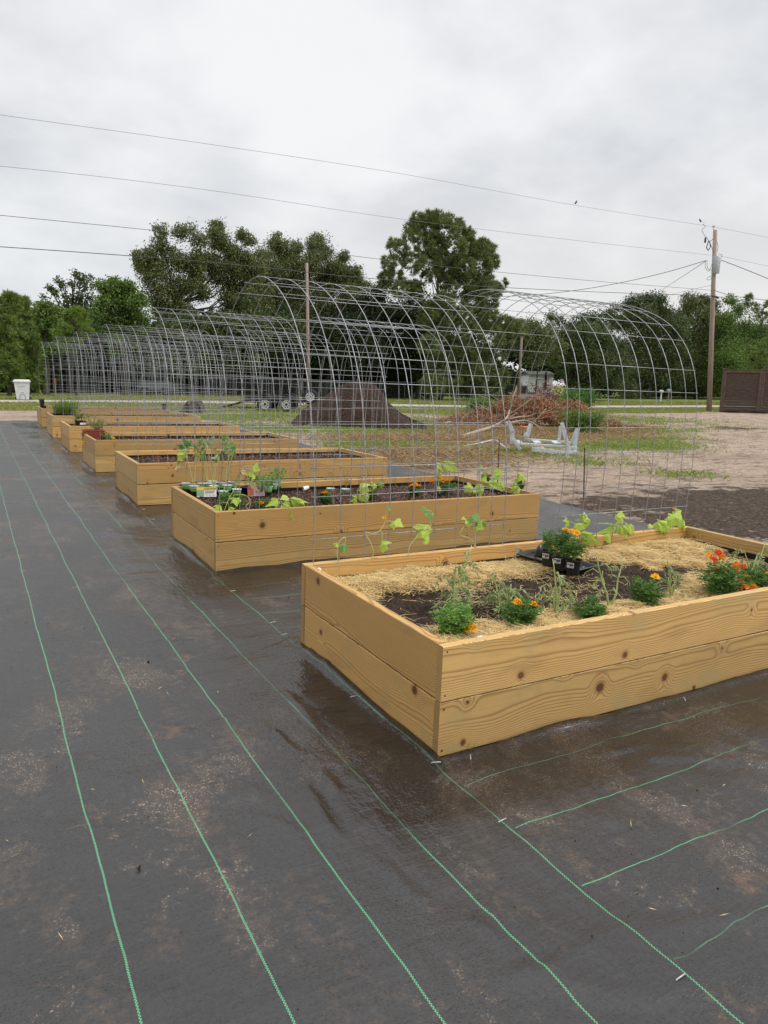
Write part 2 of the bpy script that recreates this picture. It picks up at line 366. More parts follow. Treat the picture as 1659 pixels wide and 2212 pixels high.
ROADM = noisy('road_surface', (.33, .30, .26), (.42, .385, .335), 3.0, .85, .01)
GALV = noisy('galvanised_wire', (.27, .275, .28), (.42, .425, .43), 30, .42, 0, .55)
BLACKP = noisy('black_plastic', (.012, .012, .013), (.022, .022, .023), 20, .32, 0, 0, spec=.5)
SCREW = mat('screw', (.05, .04, .035), .6); LINER = mat('black_liner', (.012, .012, .013), .3)
def f_soil(g, b):
    o = g.obj(); n = g.noise(o, 60, 6, .75); n2 = g.noise(o, 7, 4, .6); w = g.vor(o, 95, out=0)
    c = g.mix(g.step(n, .38, .68), (.017, .0090, .0055), (.072, .042, .025)); c = g.mix(g.m('MULTIPLY', g.step(n2, .55, .75), .4), c, (.095, .068, .048))
    c = g.mix(g.step(g.noise(o, 240, 2, .5), .72, .76), c, (.45, .42, .38))
    g.set(b, 'Base Color', c); g.set(b, 'Normal', g.bump(n, .012, 1.0))
SOIL = mat('dark_compost', (.04, .025, .018), .85, 0, f_soil, .25)
CHIP = leafy('bark_chip', (.23, .115, .078), (.055, .022, .014), 0, .5)
CHIPD = leafy('soil_chip', (.10, .062, .044), (.020, .012, .009), 0, .8)
STRAW = leafy('straw', (.84, .655, .33), (.58, .41, .17), .2, .6, (.38, .27, .13))
TOML = leafy('tomato_leaf', (.22, .30, .12), (.38, .42, .20), .3, .6, (.42, .33, .12))
TOMS = noisy('tomato_stem', (.30, .38, .14), (.42, .47, .19), 30, .6)
MARL = leafy('marigold_leaf', (.065, .15, .028), (.12, .24, .045), .3, .5)
MARLB = leafy('bright_marigold_leaf', (.13, .28, .05), (.20, .36, .07), .3, .5)
def f_cuc(g, b):
    o = g.obj(); n = g.noise(o, 60, 4, .6)
    rnd = g.n('ObjectInfo', out=5)
    c = g.mix(g.step(n, .3, .7), (.40, .58, .07), (.54, .70, .14)); c = g.mix(g.m('MULTIPLY', rnd, .5), c, (.66, .74, .18))
    g.set(b, 'Base Color', c); g.set(b, 'Normal', g.bump(g.vor(o, 70), .003, .7))
    nt = g.nt; t = g.n('BsdfTranslucent', {0: c}); mx = g.n('MixShader', {0: .4, 1: b.outputs[0], 2: t}); nt.links.new(mx, nt.nodes['Material Output'].inputs[0])
CUCL = mat('cucumber_leaf', (.35, .5, .1), .5, 0, f_cuc, .3)
CUCG = leafy('green_cucumber_leaf', (.12, .27, .07), (.20, .36, .09), .35, .5)
CUCY = leafy('withered_leaf', (.62, .52, .20), (.70, .50, .28), .35, .6)
VINE = noisy('vine_stem', (.45, .46, .17), (.58, .50, .22), 25, .6)
DRYST = noisy('dry_stem', (.25, .19, .09), (.38, .31, .14), 25, .7)
DRYL = leafy('dry_leaf', (.20, .15, .07), (.30, .25, .10), .2, .7)
PET_Y = leafy('yellow_orange_petal', (.95, .52, .012), (.95, .42, .006), .25, .5)
PET_Y2 = leafy('yellow_petal', (.95, .62, .02), (.95, .48, .01), .25, .5)
PET_O = leafy('deep_orange_petal', (.85, .12, .010), (.62, .05, .008), .25, .5)
PET_OR = leafy('orange_petal', (.90, .24, .008), (.92, .34, .01), .25, .5)
WHITEP = mat('white_plastic', (.80, .80, .78), .45); CUPM = noisy('frosted_cup', (.42, .50, .43), (.58, .64, .58), 14, .4)
CUPG = mat('printed_green_band', (.16, .42, .10), .45); PAPER = mat('white_label_paper', (.82, .82, .80), .6); INK = mat('black_ink', (.02, .02, .02), .6)
YEL = mat('yellow_print', (.85, .55, .03), .55); PINK = mat('magenta_print', (.60, .03, .13), .55); LPINK = mat('pale_pink_print', (.78, .55, .60), .55); LGRN = mat('leaf_print', (.25, .42, .22), .55); RINK = mat('red_brown_print', (.50, .16, .05), .55)
TERRA = mat('red_brown_plastic', (.27, .060, .035), .5)
def bark(name, c1, c2): return noisy(name, c1, c2, 6, .85, .02, stretch=(6, 6, 1))
BARK = bark('oak_bark', (.04, .034, .027), (.085, .072, .058)); BARKP = bark('pine_bark', (.05, .037, .029), (.10, .075, .06))
POLEW = noisy('weathered_pole', (.24, .18, .14), (.36, .28, .23), 4, .85, .01, stretch=(5, 5, .5))
OAK = leafy('oak_leaf', (.085, .112, .036), (.20, .22, .085), .25, .5)
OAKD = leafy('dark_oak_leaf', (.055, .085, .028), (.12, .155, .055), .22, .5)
GRN = leafy('green_leaf', (.085, .16, .032), (.18, .26, .06), .28, .5)
LIME = leafy('bright_green_leaf', (.14, .225, .035), (.21, .29, .055), .3, .5)
PINE = leafy('pine_needle', (.09, .145, .042), (.24, .285, .10), .18, .5, (.17, .12, .045))
PINEY = leafy('young_pine_needle', (.09, .155, .03), (.23, .29, .07), .2, .5)
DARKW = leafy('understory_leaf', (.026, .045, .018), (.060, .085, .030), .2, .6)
BROWNL = leafy('dead_brush_leaf', (.17, .065, .032), (.50, .29, .16), .25, .6, (.20, .04, .03))
GRASSM = leafy('grass_blade', (.17, .27, .045), (.32, .36, .10), .3, .5)
GRASSY = leafy('verge_grass_blade', (.22, .27, .06), (.38, .35, .13), .3, .5)
DRYG = leafy('dry_grass_blade', (.42, .29, .15), (.26, .17, .09), .2, .7)
MOUND = noisy('mound_soil', (.018, .009, .0055), (.065, .034, .020), 16, .9, .06, detail=8)
BLKM = noisy('black_metal', (.012, .012, .013), (.025, .025, .027), 6, .4, 0, .0, spec=.5)
TYRE = mat('tyre_rubber', (.018, .018, .018), .75); RIM = mat('white_rim', (.72, .72, .70), .4); GREYW = noisy('grey_paint', (.44, .47, .49), (.58, .61, .63), 12, .6)
FENCEB = noisy('stained_fence_board', (.045, .027, .021), (.105, .068, .054), 5, .75, .004, stretch=(.6, 1, 9))
FENCEP = noisy('stained_fence_post', (.085, .055, .043), (.13, .09, .07), 5, .75)
BINM = noisy('pale_grey_bin', (.50, .51, .51), (.60, .61, .61), 5, .5); WALLW = noisy('white_wall', (.80, .81, .82), (.85, .85, .85), 2, .6, stretch=(3, 3, .3))
DARKG = mat('dark_opening', (.01, .012, .014), .3); CABLE = mat('dark_cable', (.045, .045, .05), .5); CABLEG = mat('grey_cable', (.14, .15, .155), .5)
TRANSF = noisy('transformer_grey', (.36, .40, .42), (.44, .48, .50), 4, .45); RUST = noisy('rusty_steel', (.075, .045, .035), (.12, .07, .05), 30, .8); BUCKET = noisy('worn_bucket', (.045, .035, .032), (.10, .075, .065), 6, .6)
LOGM = bark('dead_branch_bark', (.30, .22, .15), (.46, .36, .26)); STEEL = mat('staple_steel', (.50, .51, .50), .45, .4)
ORWOOD = mat('orange_scrap', (.55, .25, .10), .8)

# ------------------------------------------------------------------ ground
BX0, BX1, BY1 = -9.0, 4.85, 20.3
GRP = []                                              # grass patches (x, y, rx, ry, weight)
for px, py, rx, ry, w in [(700, 925, 2.6, 1.6, 1.), (610, 900, 2.2, 1.6, .9), (520, 905, 1.4, 1., .8), (850, 962, 1.3, .9, 1.), (800, 970, .9, .6, .9), (950, 915, 2.0, 2.4, .9), (1010, 893, 3.5, 2.2, 1.), (1270, 905, 3.2, 3., 1.1), (1130, 978, 1.3, .7, .9), (1290, 962, 1.6, 1.1, 1.), (1385, 950, 1.4, .9, .8), (1440, 965, 1.1, .5, .45), (1480, 1028, .5, .3, .35), (1300, 1000, .8, .4, .5), (1010, 985, .8, .4, .5), (1140, 945, 1.3, .6, .8), (905, 935, 1.5, 1, .8), (1330, 930, 2.5, 1.2, .8)]:
    q = gp(px, py); GRP.append((q[0], q[1], rx, ry, w))
MUP = []
for px, py, rx, ry, w in [(1620, 1085, 3.0, 1.4, 1.1), (1659, 1130, 2.4, 1.3, 1.), (1490, 1105, .9, .4, .6), (1600, 925, 3, 1, .65), (1500, 918, 2, .8, .5), (1420, 925, 1.6, .7, .5), (600, 897, 1.5, .8, .3)]:
    q = gp(px, py); MUP.append((q[0], q[1], rx, ry, w))
DRP = []
for px, py, rx, ry, w in [(930, 985, 1.8, 1.4, .8), (1010, 950, 2.0, 1.6, .8), (1080, 930, 2.2, 1.4, .9), (880, 1010, 1.2, .8, .6), (1300, 935, 1.8, 1.2, .8), (830, 950, 1.6, 1., .6), (1180, 940, 2.5, 1.8, .7)]:
    q = gp(px, py); DRP.append((q[0], q[1], rx, ry, w))
def patch(L, X, Y):
    o = np.zeros_like(X)
    X = X + .5*vnoise(X, Y, 111, 3, 1.1); Y = Y + .5*vnoise(X, Y, 112, 3, 1.1)
    for x, y, rx, ry, w in L: o = np.maximum(o, w*np.exp(-((X - x)**2/rx**2 + (Y - y)**2/ry**2)))
    return o
def grass_amt(X, Y):
    a = .62*patch(GRP, X, Y)
    n = vnoise(X, Y, 3, 3, .25)
    v0 = 26.8 + n*1.2 - 1.8*np.exp(-((X - 8)/8)**2)
    verge = np.clip((Y - v0)/.9, 0, 1)*(Y < 33.6)
    lawn = np.clip((Y - 38.2)/.3, 0, 1)*.95
    return np.maximum(a, np.maximum(verge*.95, lawn))
def bedplane_z(X, Y):                                    # world z of the bed-frame plane z=0 above world x,y
    l = (X - C0[0])*RT[0] + (Y - C0[1])*RT[1]; return -math.tan(TILT)*l
def build_ground():
    xs = np.unique(np.concatenate([np.linspace(-400, -12, 24), np.arange(-12, 14, .16), np.arange(14, 56, .3), np.linspace(56, 120, 40), np.linspace(120, 700, 24)]))
    ys = np.unique(np.concatenate([np.linspace(-300, -6, 16), np.arange(-6, 22, .16), np.arange(22, 46, .25), np.linspace(46, 90, 50), np.linspace(90, 900, 30)]))
    X, Y = np.meshgrid(xs, ys)
    Z = terr(X, Y) - .012
    dist = np.maximum(np.maximum(BX0 - X, X - BX1), Y - BY1); inside = dist < 0
    amp = np.clip(dist/.7, 0, 1)*np.clip((32.5 - Y)/2, 0, 1)
    Z = Z + amp*(.030*vnoise(X, Y, 5, 4, 1.1) + .035*vnoise(X, Y, 6, 3, .25) + .01)
    Z = np.where(inside, Z - .04, Z)
    ga = grass_amt(X, Y)
    dust = .45*(vnoise(X, Y, 9, 3, .3) > .35)*(Y < 26)
    grid_mesh('ground', xs, ys, Z, GROUND, attr={'grass': ga, 'mulch': patch(MUP, X, Y) + .15*vnoise(X, Y, 12, 3, .5), 'dry': patch(DRP, X, Y) + .3*dust})['kind'] = 'structure'
    xs = np.linspace(-120, 220, 341); ys = np.linspace(33.3, 38.35, 9); X, Y = np.meshgrid(xs, ys)
    Y2 = Y + .12*vnoise(X, Y*0, 4, 3, .5)*((Y < 33.5) | (Y > 38.2))
    o = grid_mesh('road', xs, ys, terr(X, Y) + .012, ROADM); o['kind'] = 'structure'
    v = np.array([c.co[:] for c in o.data.vertices]).reshape(len(ys), len(xs), 3); v[..., 1] = Y2; o.data.vertices.foreach_set('co', v.astype(np.float32).ravel())
build_ground()
W_, L_, H_ = 1.336, 3.05, .455
BEDS = [('A', 0, 0, 0), ('B', .007, 2.93, -.004), ('C', .011, 5.80, .018), ('D', -.013, 8.60, .02), ('E', -.031, 11.44, .02), ('F', -.05, 14.14, .04), ('G', .0, 17.35, .03)]
def build_fabric():
    xs = np.unique(np.round(np.concatenate([np.linspace(BX0, -2.4, 50), np.arange(-2.4, 1.2, .022), np.arange(1.2, 3.2, .05), np.arange(3.2, BX1 + .01, .06)]), 4))
    ys = np.unique(np.round(np.concatenate([np.linspace(-4.5, -2, 40), np.arange(-2, 3.2, .022), np.arange(3.2, 7, .05), np.linspace(7, BY1, 140)]), 4))
    X, Y = np.meshgrid(xs, ys)
    Z = .007*vnoise(X, Y, 21, 3, 2.3) + .006*vnoise(X*1.0, Y*2.4, 22, 3, 2.2) + .006*np.abs(vnoise(X*.5 + Y*.3, Y*1.2, 23, 2, 2.0))
    rid = np.abs(vnoise(X*.6 + .8*Y, .35*X - Y*.2, 25, 2, 2.2)); Z = Z + .010*np.clip(.12 - rid, 0, 1)/.12*(vnoise(X, Y, 26, 2, .8) > .1)
    cr = np.random.RandomState(5); segs = [(bp(a, b, 0)[:2], bp(c, d, 0)[:2], .014) for a, b, c, d in ((648, 1690, 750, 1815), (690, 1660, 735, 1720), (800, 1840, 930, 1960), (560, 1560, 660, 1640), (600, 1480, 700, 1600), (980, 1960, 1120, 2060), (500, 1750, 640, 1790), (1180, 1580, 1500, 1530), (1250, 1640, 1420, 1600), (330, 1560, 470, 1600))]
    for k in range(70):
        p = np.array([cr.uniform(-2.2, 1.6), cr.uniform(-1.8, 8)]); a = cr.uniform(-.5, .5) + (0 if cr.rand() < .7 else 1.3); l = cr.uniform(.12, .5); segs.append((p, p + l*np.array([math.cos(a), math.sin(a)]), cr.uniform(.003, .009)))
    for p, q, h in segs:
        d = q - p; L2 = d @ d; t = np.clip(((X - p[0])*d[0] + (Y - p[1])*d[1])/L2, 0, 1); nx, ny = -d[1]/L2**.5, d[0]/L2**.5; ds = (X - p[0] - t*d[0])*nx + (Y - p[1] - t*d[1])*ny + .02*vnoise(X, Y, 27, 2, 4); off = np.hypot(X - p[0] - t*d[0], Y - p[1] - t*d[1]) < .06
        Z = Z + off*h*np.sin(math.pi*np.clip(t, .001, .999))*(np.exp(-(ds/.014)**2) - .35*np.exp(-((ds - .03)/.02)**2))
    wet = np.zeros_like(X)
    for n_, bx, by, bz in BEDS:
        dx = np.maximum(np.maximum(bx - X, X - bx - L_), 0); dy = np.maximum(np.maximum(by - Y, Y - by - W_), 0); d = np.hypot(dx, dy)
        out = d > 0
        lip = (.024 + .016*vnoise(X*2, Y*2, 31, 2, 2.0))*np.exp(-(d/.040)**2)
        Z = Z + np.where(out, lip, -.01) + bz*np.exp(-(np.minimum(d, 9)/1.0)**2)
        fr = np.where(X < bx + .02, .60, .55) + .32*vnoise(X, Y, 33, 3, 1.6)
        wet = np.maximum(wet, np.clip((fr - d)/.22, 0, 1)*(.55 + .45*(vnoise(X*1.2, Y*2.5, 34, 3, 2.5) > -.35)))
    Xe = X + np.where(X > BX1 - .02, .10*vnoise(X*0, Y, 40, 3, .9), 0); Ye = Y + np.where(Y > BY1 - .02, .22*vnoise(X, Y*0, 41, 3, .9), 0)
    Z = Z + np.where((X > BX1 - .02) | (Y > BY1 - .02), -.02, 0)
    o = grid_mesh('landscape_fabric', xs, ys, Z, FABRIC, mtx=TM, attr={'wet': wet})
    v = np.stack([Xe, Ye, Z], -1).astype(np.float32); o.data.vertices.foreach_set('co', v.ravel())
    tag(o, 'black woven landscape fabric with green guide lines laid over the yard', 'landscape fabric')
build_fabric()

# ------------------------------------------------------------------ raised beds
def board(name, parent, length, c, rz, zb, warp=0.0, label=None):
    h = H_/2; mb = MB(); n = 14; t = .038
    gap = .0032; zt = h/2 - gap; e = .0025
    prof = [(-t/2 + e, -zt), (t/2 - e, -zt), (t/2, -zt + e), (t/2, zt - e), (t/2 - e, zt), (-t/2 + e, zt), (-t/2, zt - e), (-t/2, -zt + e)]
    vs = []; ph = random.random()*6
    for i in range(n + 1):
        u = i/n; x = (u - .5)*length; bow = warp*math.sin(u*3.0 + ph)*.006
        for a, b in prof: vs.append((x, a + .3*bow, b + bow*.35))
    k = len(prof); fs = [(i*k + j, i*k + (j + 1) % k, (i + 1)*k + (j + 1) % k, (i + 1)*k + j) for i in range(n) for j in range(k)]
    fs += [tuple(range(k - 1, -1, -1)), tuple(n*k + j for j in range(k))]
    mb.add(vs, [f[::-1] for f in fs]); o = mb.build(name, WOOD, parent)
    o.location = (c[0], c[1], zb + h/2); o.rotation_euler = (0, 0, rz)
    return o
def soilgrid(seed, zf, nx=260, ny=120):
    xs = np.linspace(.045, L_ - .045, nx); ys = np.linspace(.045, W_ - .045, ny); X, Y = np.meshgrid(xs, ys)
    return xs, ys, zf(X, Y)
BLABEL = ['nearest raised bed with straw mulch, tomatoes and a black six-cell tray', 'second raised bed from the front, dark bark mulch with seedling trays and marigolds', 'third raised bed from the front, filled with bare red-brown bark mulch', 'fourth raised bed from the front, with a red-brown planter at its left corner', 'fifth raised bed from the front, with a small labelled black pot at its left end', 'sixth raised bed from the front, with a spiky green plant at its left end', 'farthest raised bed, with black pots standing at both ends']
def soilA(X, Y): return .348 + .020*vnoise(X, Y, 51, 4, 3.0) + .022*vnoise(X, Y, 52, 3, 13.0) + .016*np.exp(-((X - .55)**2/.10 + (Y - .62)**2/.03)) + .022*np.exp(-((Y - 1.05)/.22)**2) + .010*np.exp(-((Y - .18)/.16)**2) - .035*(Y > 1.24) - .03*(X > 2.86)
def soilM(X, Y, s=1): return .375 + .014*vnoise(X, Y, 60 + s, 4, 3.0) - .05*np.clip((Y - (W_ - .17))/.1, 0, 1)*.6
ROOTS = {}
for bi, (nm, bx, by, bz) in enumerate(BEDS):
    r = empty('raised_bed', bedm(bx, by, bz), BLABEL[bi], 'raised bed', 'timber raised garden beds'); ROOTS[nm] = r
    t = .038
    for lv in (0, 1):
        zb = lv*H_/2
        board('front_board', r, L_, (L_/2, t/2), 0, zb, 1); board('back_board', r, L_, (L_/2, W_ - t/2), 0, zb, 1)
        board('side_board', r, W_ - 2*t - .006, (t/2 + .0035, W_/2), R_(90), zb, .3); board('side_board', r, W_ - 2*t - .006, (L_ - t/2 - .0035, W_/2), R_(90), zb, .3)
    lb = MB(); z0, z1 = .20, .402 if nm == 'A' else .43
    lb.box((L_/2, t + .0025, (z0 + .365)/2), (L_ - 2*t - .012, .003, .365 - z0)); lb.box((L_/2, W_ - t - .0025, (z0 + z1 - .03)/2), (L_ - 2*t - .012, .003, z1 - .03 - z0)); lb.box((L_ - t - .0035, W_/2, (z0 + z1 - .03)/2), (.003, W_ - 2*t - .02, z1 - .03 - z0))
    lb.build('plastic_liner', LINER, r)
    # screw heads at board ends
    for zz in (.03, .2, .255, .43):
        for xx in (.019, L_ - .019): MB().lathe([(0, -.0006), (.0040, -.0006), (.0040, .001)], (xx, 0, zz), 8, 'y').build('screw_head', SCREW, r)
    xs, ys, Z = soilgrid(bi, soilA if nm == 'A' else (lambda X, Y, s=bi: soilM(X, Y, s)))
    grid_mesh('soil', xs, ys, Z, SOIL, r)
    # bark chips / crumbs scattered over the soil
    n = {'A': 22000, 'B': 15000, 'C': 12000}.get(nm, 3500); sz = {'A': (.004, .014), 'B': (.008, .028), 'C': (.010, .032)}.get(nm, (.015, .045))
    x = RS.uniform(.05, L_ - .05, n); y = RS.uniform(.05, W_ - .05, n); z = (soilA(x, y) if nm == 'A' else soilM(x, y, bi)) + RS.uniform(0, .012, n)
    D = rnd_dirs(n); D[:, 2] *= .45; D /= np.linalg.norm(D, axis=1, keepdims=True); U = perp(D); U[:, 2] *= .5
    L = RS.uniform(*sz, n); P = np.stack([x, y, z], 1)
    P[:, 2] += (.0 if nm == 'A' else .006)
    np_mesh('bark_chips' if nm != 'A' else 'soil_crumbs', leaf_quads(P, D, U, L, L*RS.uniform(.3, .7, n)), 4, CHIP if nm != 'A' else CHIPD, r)['kind'] = 'stuff'

# straw mulch on bed A
def straw_amt(x, y):
    n = vnoise(x, y, 71, 4, 3.2)*.20
    back = np.clip((y - (.78 + n + .16*np.exp(-((x - 1.35)/.28)**2) - .12*(x > 2.0)))/.05, 0, 1); front = np.clip(((.40 + .10*np.exp(-((x - 2.2)/.4)**2) + n*.8) - y)/.05, 0, 1)
    hole = np.exp(-(((x - 1.72)/.16)**2 + ((y - .98)/.12)**2)) + np.exp(-(((x - 1.62)/.22)**2 + ((y - 1.27)/.07)**2))
    return np.clip(np.maximum(back, front*.95) - hole*1.2, 0, 1)*(1 - .9*((x > 2.72) & (y < .95)))
def build_straw():
    n = 110000; x = RS.uniform(.05, L_ - .06, n); y = RS.uniform(.05, W_ - .07, n); a = straw_amt(x, y)
    keep = (RS.rand(n) < np.maximum(a, .008 + .05*(vnoise(x, y, 77, 3, 5) > .2))); x, y, a = x[keep], y[keep], a[keep]; n = len(x)
    th = RS.uniform(0, math.pi*2, n); L = RS.uniform(.035, .15, n); L = L*(.6 + .4*RS.rand(n))
    D = np.stack([np.cos(th), np.sin(th), RS.normal(0, .14, n)], 1); D /= np.linalg.norm(D, axis=1, keepdims=True)
    S = np.stack([-np.sin(th), np.cos(th), RS.normal(0, .5, n)], 1); S /= np.linalg.norm(S, axis=1, keepdims=True)
    z = soilA(x, y) + .006 + a*RS.uniform(0, .030, n)*(.6 + .4*vnoise(x, y, 73, 2, 6))
    C = np.stack([x, y, z], 1); w = (RS.uniform(.0006, .0013, n))[:, None]; L = L[:, None]; bend = RS.normal(0, .10, (n, 1))
    p0 = C - D*L/2; p2 = C + D*L/2; p1 = C + np.array([0, 0, 1])*L*.04 + S*L*bend
    for p in (p0, p1, p2):
        p[:, 0] = np.clip(p[:, 0], .042, L_ - .042); p[:, 1] = np.clip(p[:, 1], .042, W_ - .042)
    q = np.stack([p0 - S*w, p1 - S*w, p1 + S*w, p0 + S*w, p1 - S*w, p2 - S*w, p2 + S*w, p1 + S*w], 1)
    o = np_mesh('straw_mulch', q, 4, STRAW, mtx=bedm(0, 0, 0)); tag(o, 'pale golden straw mulch spread over the nearest raised bed', 'straw', kind='stuff')
build_straw()

# ------------------------------------------------------------------ wire panel arches
AP = [(0, .20), (-.002, .50), (.0, .867), (.038, 1.146), (.091, 1.357), (.207, 1.596), (.375, 1.795), (.55, 1.913), (.85, 2.004), (1.105, 1.977), (1.336, 1.86), (1.49, 1.70), (1.593, 1.50), (1.65, 1.2), (1.675, .8), (1.68, .20)]
def smooth_path(P, n):
    P = np.array(P, float); d = np.r_[0, np.cumsum(np.linalg.norm(np.diff(P, axis=0), axis=1))]
    m = np.gradient(P, d, axis=0); s = np.linspace(0, d[-1], n); out = []
    for q in s:
        i = min(max(np.searchsorted(d, q) - 1, 0), len(d) - 2); h = d[i + 1] - d[i]; t = (q - d[i])/h
        out.append((2*t**3 - 3*t**2 + 1)*P[i] + (t**3 - 2*t**2 + t)*h*m[i] + (-2*t**3 + 3*t**2)*P[i + 1] + (t**3 - t**2)*h*m[i + 1])
    return np.array(out), d[-1]
HP, HL = smooth_path(AP, 60)
hoop_me = MB().tube([(0, a, b) for a, b in HP], .0025, 6).build('hoop_wire', GALV, smooth=True)
cross_me = MB().tube([(-.018, 0, 0), (1.288, 0, 0)], .0024, 6).build('cross_wire', GALV, smooth=True)
AP2 = [(-.02, .20), (-.03, .55), (-.045, .924), (-.035, 1.2), (-.012, 1.417), (.094, 1.69), (.231, 1.845), (.497, 1.985), (.85, 2.06), (1.12, 2.04), (1.34, 1.93), (1.50, 1.76), (1.60, 1.55), (1.665, 1.25), (1.685, .85), (1.685, .20)]
HP2, HL2 = smooth_path(AP2, 60)
h2 = MB().tube([(0, a, b) for a, b in HP2], .0025, 6).build('hoop_wire', GALV, smooth=True); HM2 = h2.data; bpy.data.objects.remove(h2)
HM, CM = hoop_me.data, cross_me.data
bpy.data.objects.remove(hoop_me); bpy.data.objects.remove(cross_me)
NEAR = ['first (nearest) and second', 'second and third', 'third and fourth', 'fourth and fifth', 'fifth and sixth', 'sixth and farthest']
for gi in range(6):
    b0, b1 = BEDS[gi], BEDS[gi + 1]; y0 = b0[2] + 1.316; span = (b1[2] + .062) - y0; sy = span/1.68
    for side in (0, 1):
        x0 = b0[1] + (.055 if side == 0 else 1.745); xo = [0, .1524, .3048, .4572, .6096, .762, .9144, 1.0668, 1.1684, 1.27] if side == 0 else [0, .1016, .2032, .3556, .508, .6604, .8128, .9652, 1.1176, 1.235]
        P_, PL_, MH = (HP, HL, HM) if side == 0 else (HP2, HL2, HM2); sz = (1 + .012*math.sin(gi*2.1 + side)); sk = .012*math.sin(gi*1.7 + side*2)
        root = empty('wire_arch', bedm(x0, y0, b0[3]) @ Matrix.Rotation(sk, 4, 'Z'), '%s galvanised wire panel arch over the aisle between the %s beds' % (('left-hand', 'right-hand')[side], NEAR[gi]), 'wire trellis', 'arched wire trellises between the raised beds')
        for x in xo:
            c = bpy.data.objects.new('hoop_wire', MH); link(c, root); c.location = (x, 0, 0); c.scale = (1, sy, sz)
        nC = int(PL_/.2032) + 1
        for k in range(nC):
            q = P_[min(int(round((.37 - .2 + .2032*k)/PL_*59)), 59)] if .17 + .2032*k < PL_ else None
            if q is None: continue
            c = bpy.data.objects.new('cross_wire', CM); link(c, root); yy = q[0]*sy; c.location = (0, yy + (.006 if k < nC/2 else -.006), q[1]*sz); c.scale = (1.0 if side == 0 else .975, 1, 1)

# ------------------------------------------------------------------ plants
def flower_mesh(name, m, nlay=4, R=.021):
    V = []
    for l in range(nlay):
        n = 15 - 2*l; rr = R*(1 - .2*l); zz = .0035*l
        for k in range(n):
            a = 2*math.pi*(k + .5*l + random.uniform(-.2, .2))/n; u = np.array([math.cos(a), math.sin(a), 0]); s = np.array([-u[1], u[0], 0]); w = rr*.26
            p0 = u*rr*.25 + [0, 0, zz]; up = .30 + .35*l + random.uniform(-.25, .25); p1 = u*rr*.7 + [0, 0, zz + rr*.30*up + .002]; p2 = u*rr*random.uniform(.9, 1.1) + [0, 0, zz + rr*.12*up + random.uniform(-.003, .003)]
            V += [p0, p1 - s*w, p2 - s*w*.6, p2 + s*w*.6, p1 + s*w, p0 + s*.001]
    o = np_mesh(name, np.array(V), 6, m); me = o.data; bpy.data.objects.remove(o); return me
FL = {'y': flower_mesh('flower', PET_Y), 'yy': flower_mesh('flower', PET_Y2), 'o': flower_mesh('flower', PET_O), 'or': flower_mesh('flower', PET_OR)}
def leaflet_sprays(bases, dirs, length, nl, ll, lw, droop=.2):
    """pinnate leaves: returns (n*..,4,3)"""
    out = []
    n = len(bases)
    for k in range(nl):
        f = .25 + .75*(k/(nl - 1)); p = bases + dirs*length*f; p[:, 2] -= droop*length*f*f
        for s in (-1, 1):
            side = np.cross(dirs, [0, 0, 1.]); side /= (np.linalg.norm(side, axis=1, keepdims=True) + 1e-6)
            d = dirs*.6 + side*s + RS.normal(0, .25, (n, 3)); d[:, 2] -= droop; d /= np.linalg.norm(d, axis=1, keepdims=True)
            L = ll*RS.uniform(.7, 1.2, n)*(1 - .35*abs(f - .6)); out.append(leaf_quads(p, d, perp(d), L, lw*RS.uniform(.7, 1.2, n)))
    return np.concatenate(out)
def marigold(frame, h, w, flowers, label, kind='y', m=MARL, fs=1.35, group='marigold plants in the beds', dens=1.0):
    r = empty('marigold', frame, label, 'marigold', group)
    st = MB(); B = []; D = []
    ns = int(16*dens)
    for i in range(ns):
        a = random.uniform(0, 6.28); t = random.random()**.6; tip = np.array([math.cos(a)*w/2*t*.85, math.sin(a)*w/2*t*.85, h*(1 - .45*t*t)*random.uniform(.75, .95)])
        pts = [np.array([0, 0, -.01]), np.array([tip[0]*.35, tip[1]*.35, tip[2]*.45]), tip]; st.tube(pts, [.0028, .002, .0012], 4)
        for k in range(int(17)):
            f = random.uniform(.15, 1); p = pts[0]*(1 - f)**2 + 2*f*(1 - f)*pts[1] + f*f*tip; B.append(p); d = np.array([math.cos(a) + random.uniform(-1.2, 1.2), math.sin(a) + random.uniform(-1.2, 1.2), random.uniform(-.2, 1.1)]); D.append(d/np.linalg.norm(d))
    for hx, hy, hz, _ in flowers:
        st.tube([(0, 0, 0), (hx*.5, hy*.5, hz*.6), (hx, hy, hz)], [.0022, .0018, .0016], 4)
    st.build('stem', TOMS, r)
    q = leaflet_sprays(np.array(B), np.array(D), min(.055, w*.30), 5, .020, .0065); np_mesh('foliage', q, 4, m, r)
    for hx, hy, hz, kd in flowers:
        o = bpy.data.objects.new('flower', FL[kd or kind]); link(o, r); o.location = (hx, hy, hz); s = fs*random.uniform(.85, 1.12); o.scale = (s, s, s*1.15); o.rotation_euler = (random.uniform(-.1, .5), random.uniform(-.5, .2), random.uniform(0, 6))
    return r
def bedframe(px, py, z): q = bp(px, py, z); return bedm(q[0], q[1], q[2], random.uniform(0, 6)*0), q
def fl_at(q, pts, dy=0.0, kd=None):
    """flower heads given by where they stand over the plant: plane y = plant y + dy"""
    out = []
    for p in pts:
        w = bpy_(p[0], p[1], q[1] + (p[2] if len(p) > 2 else dy)); out.append((w[0] - q[0], w[1] - q[1], w[2] - q[2], p[3] if len(p) > 3 else kd))
    return out
ZA = .365
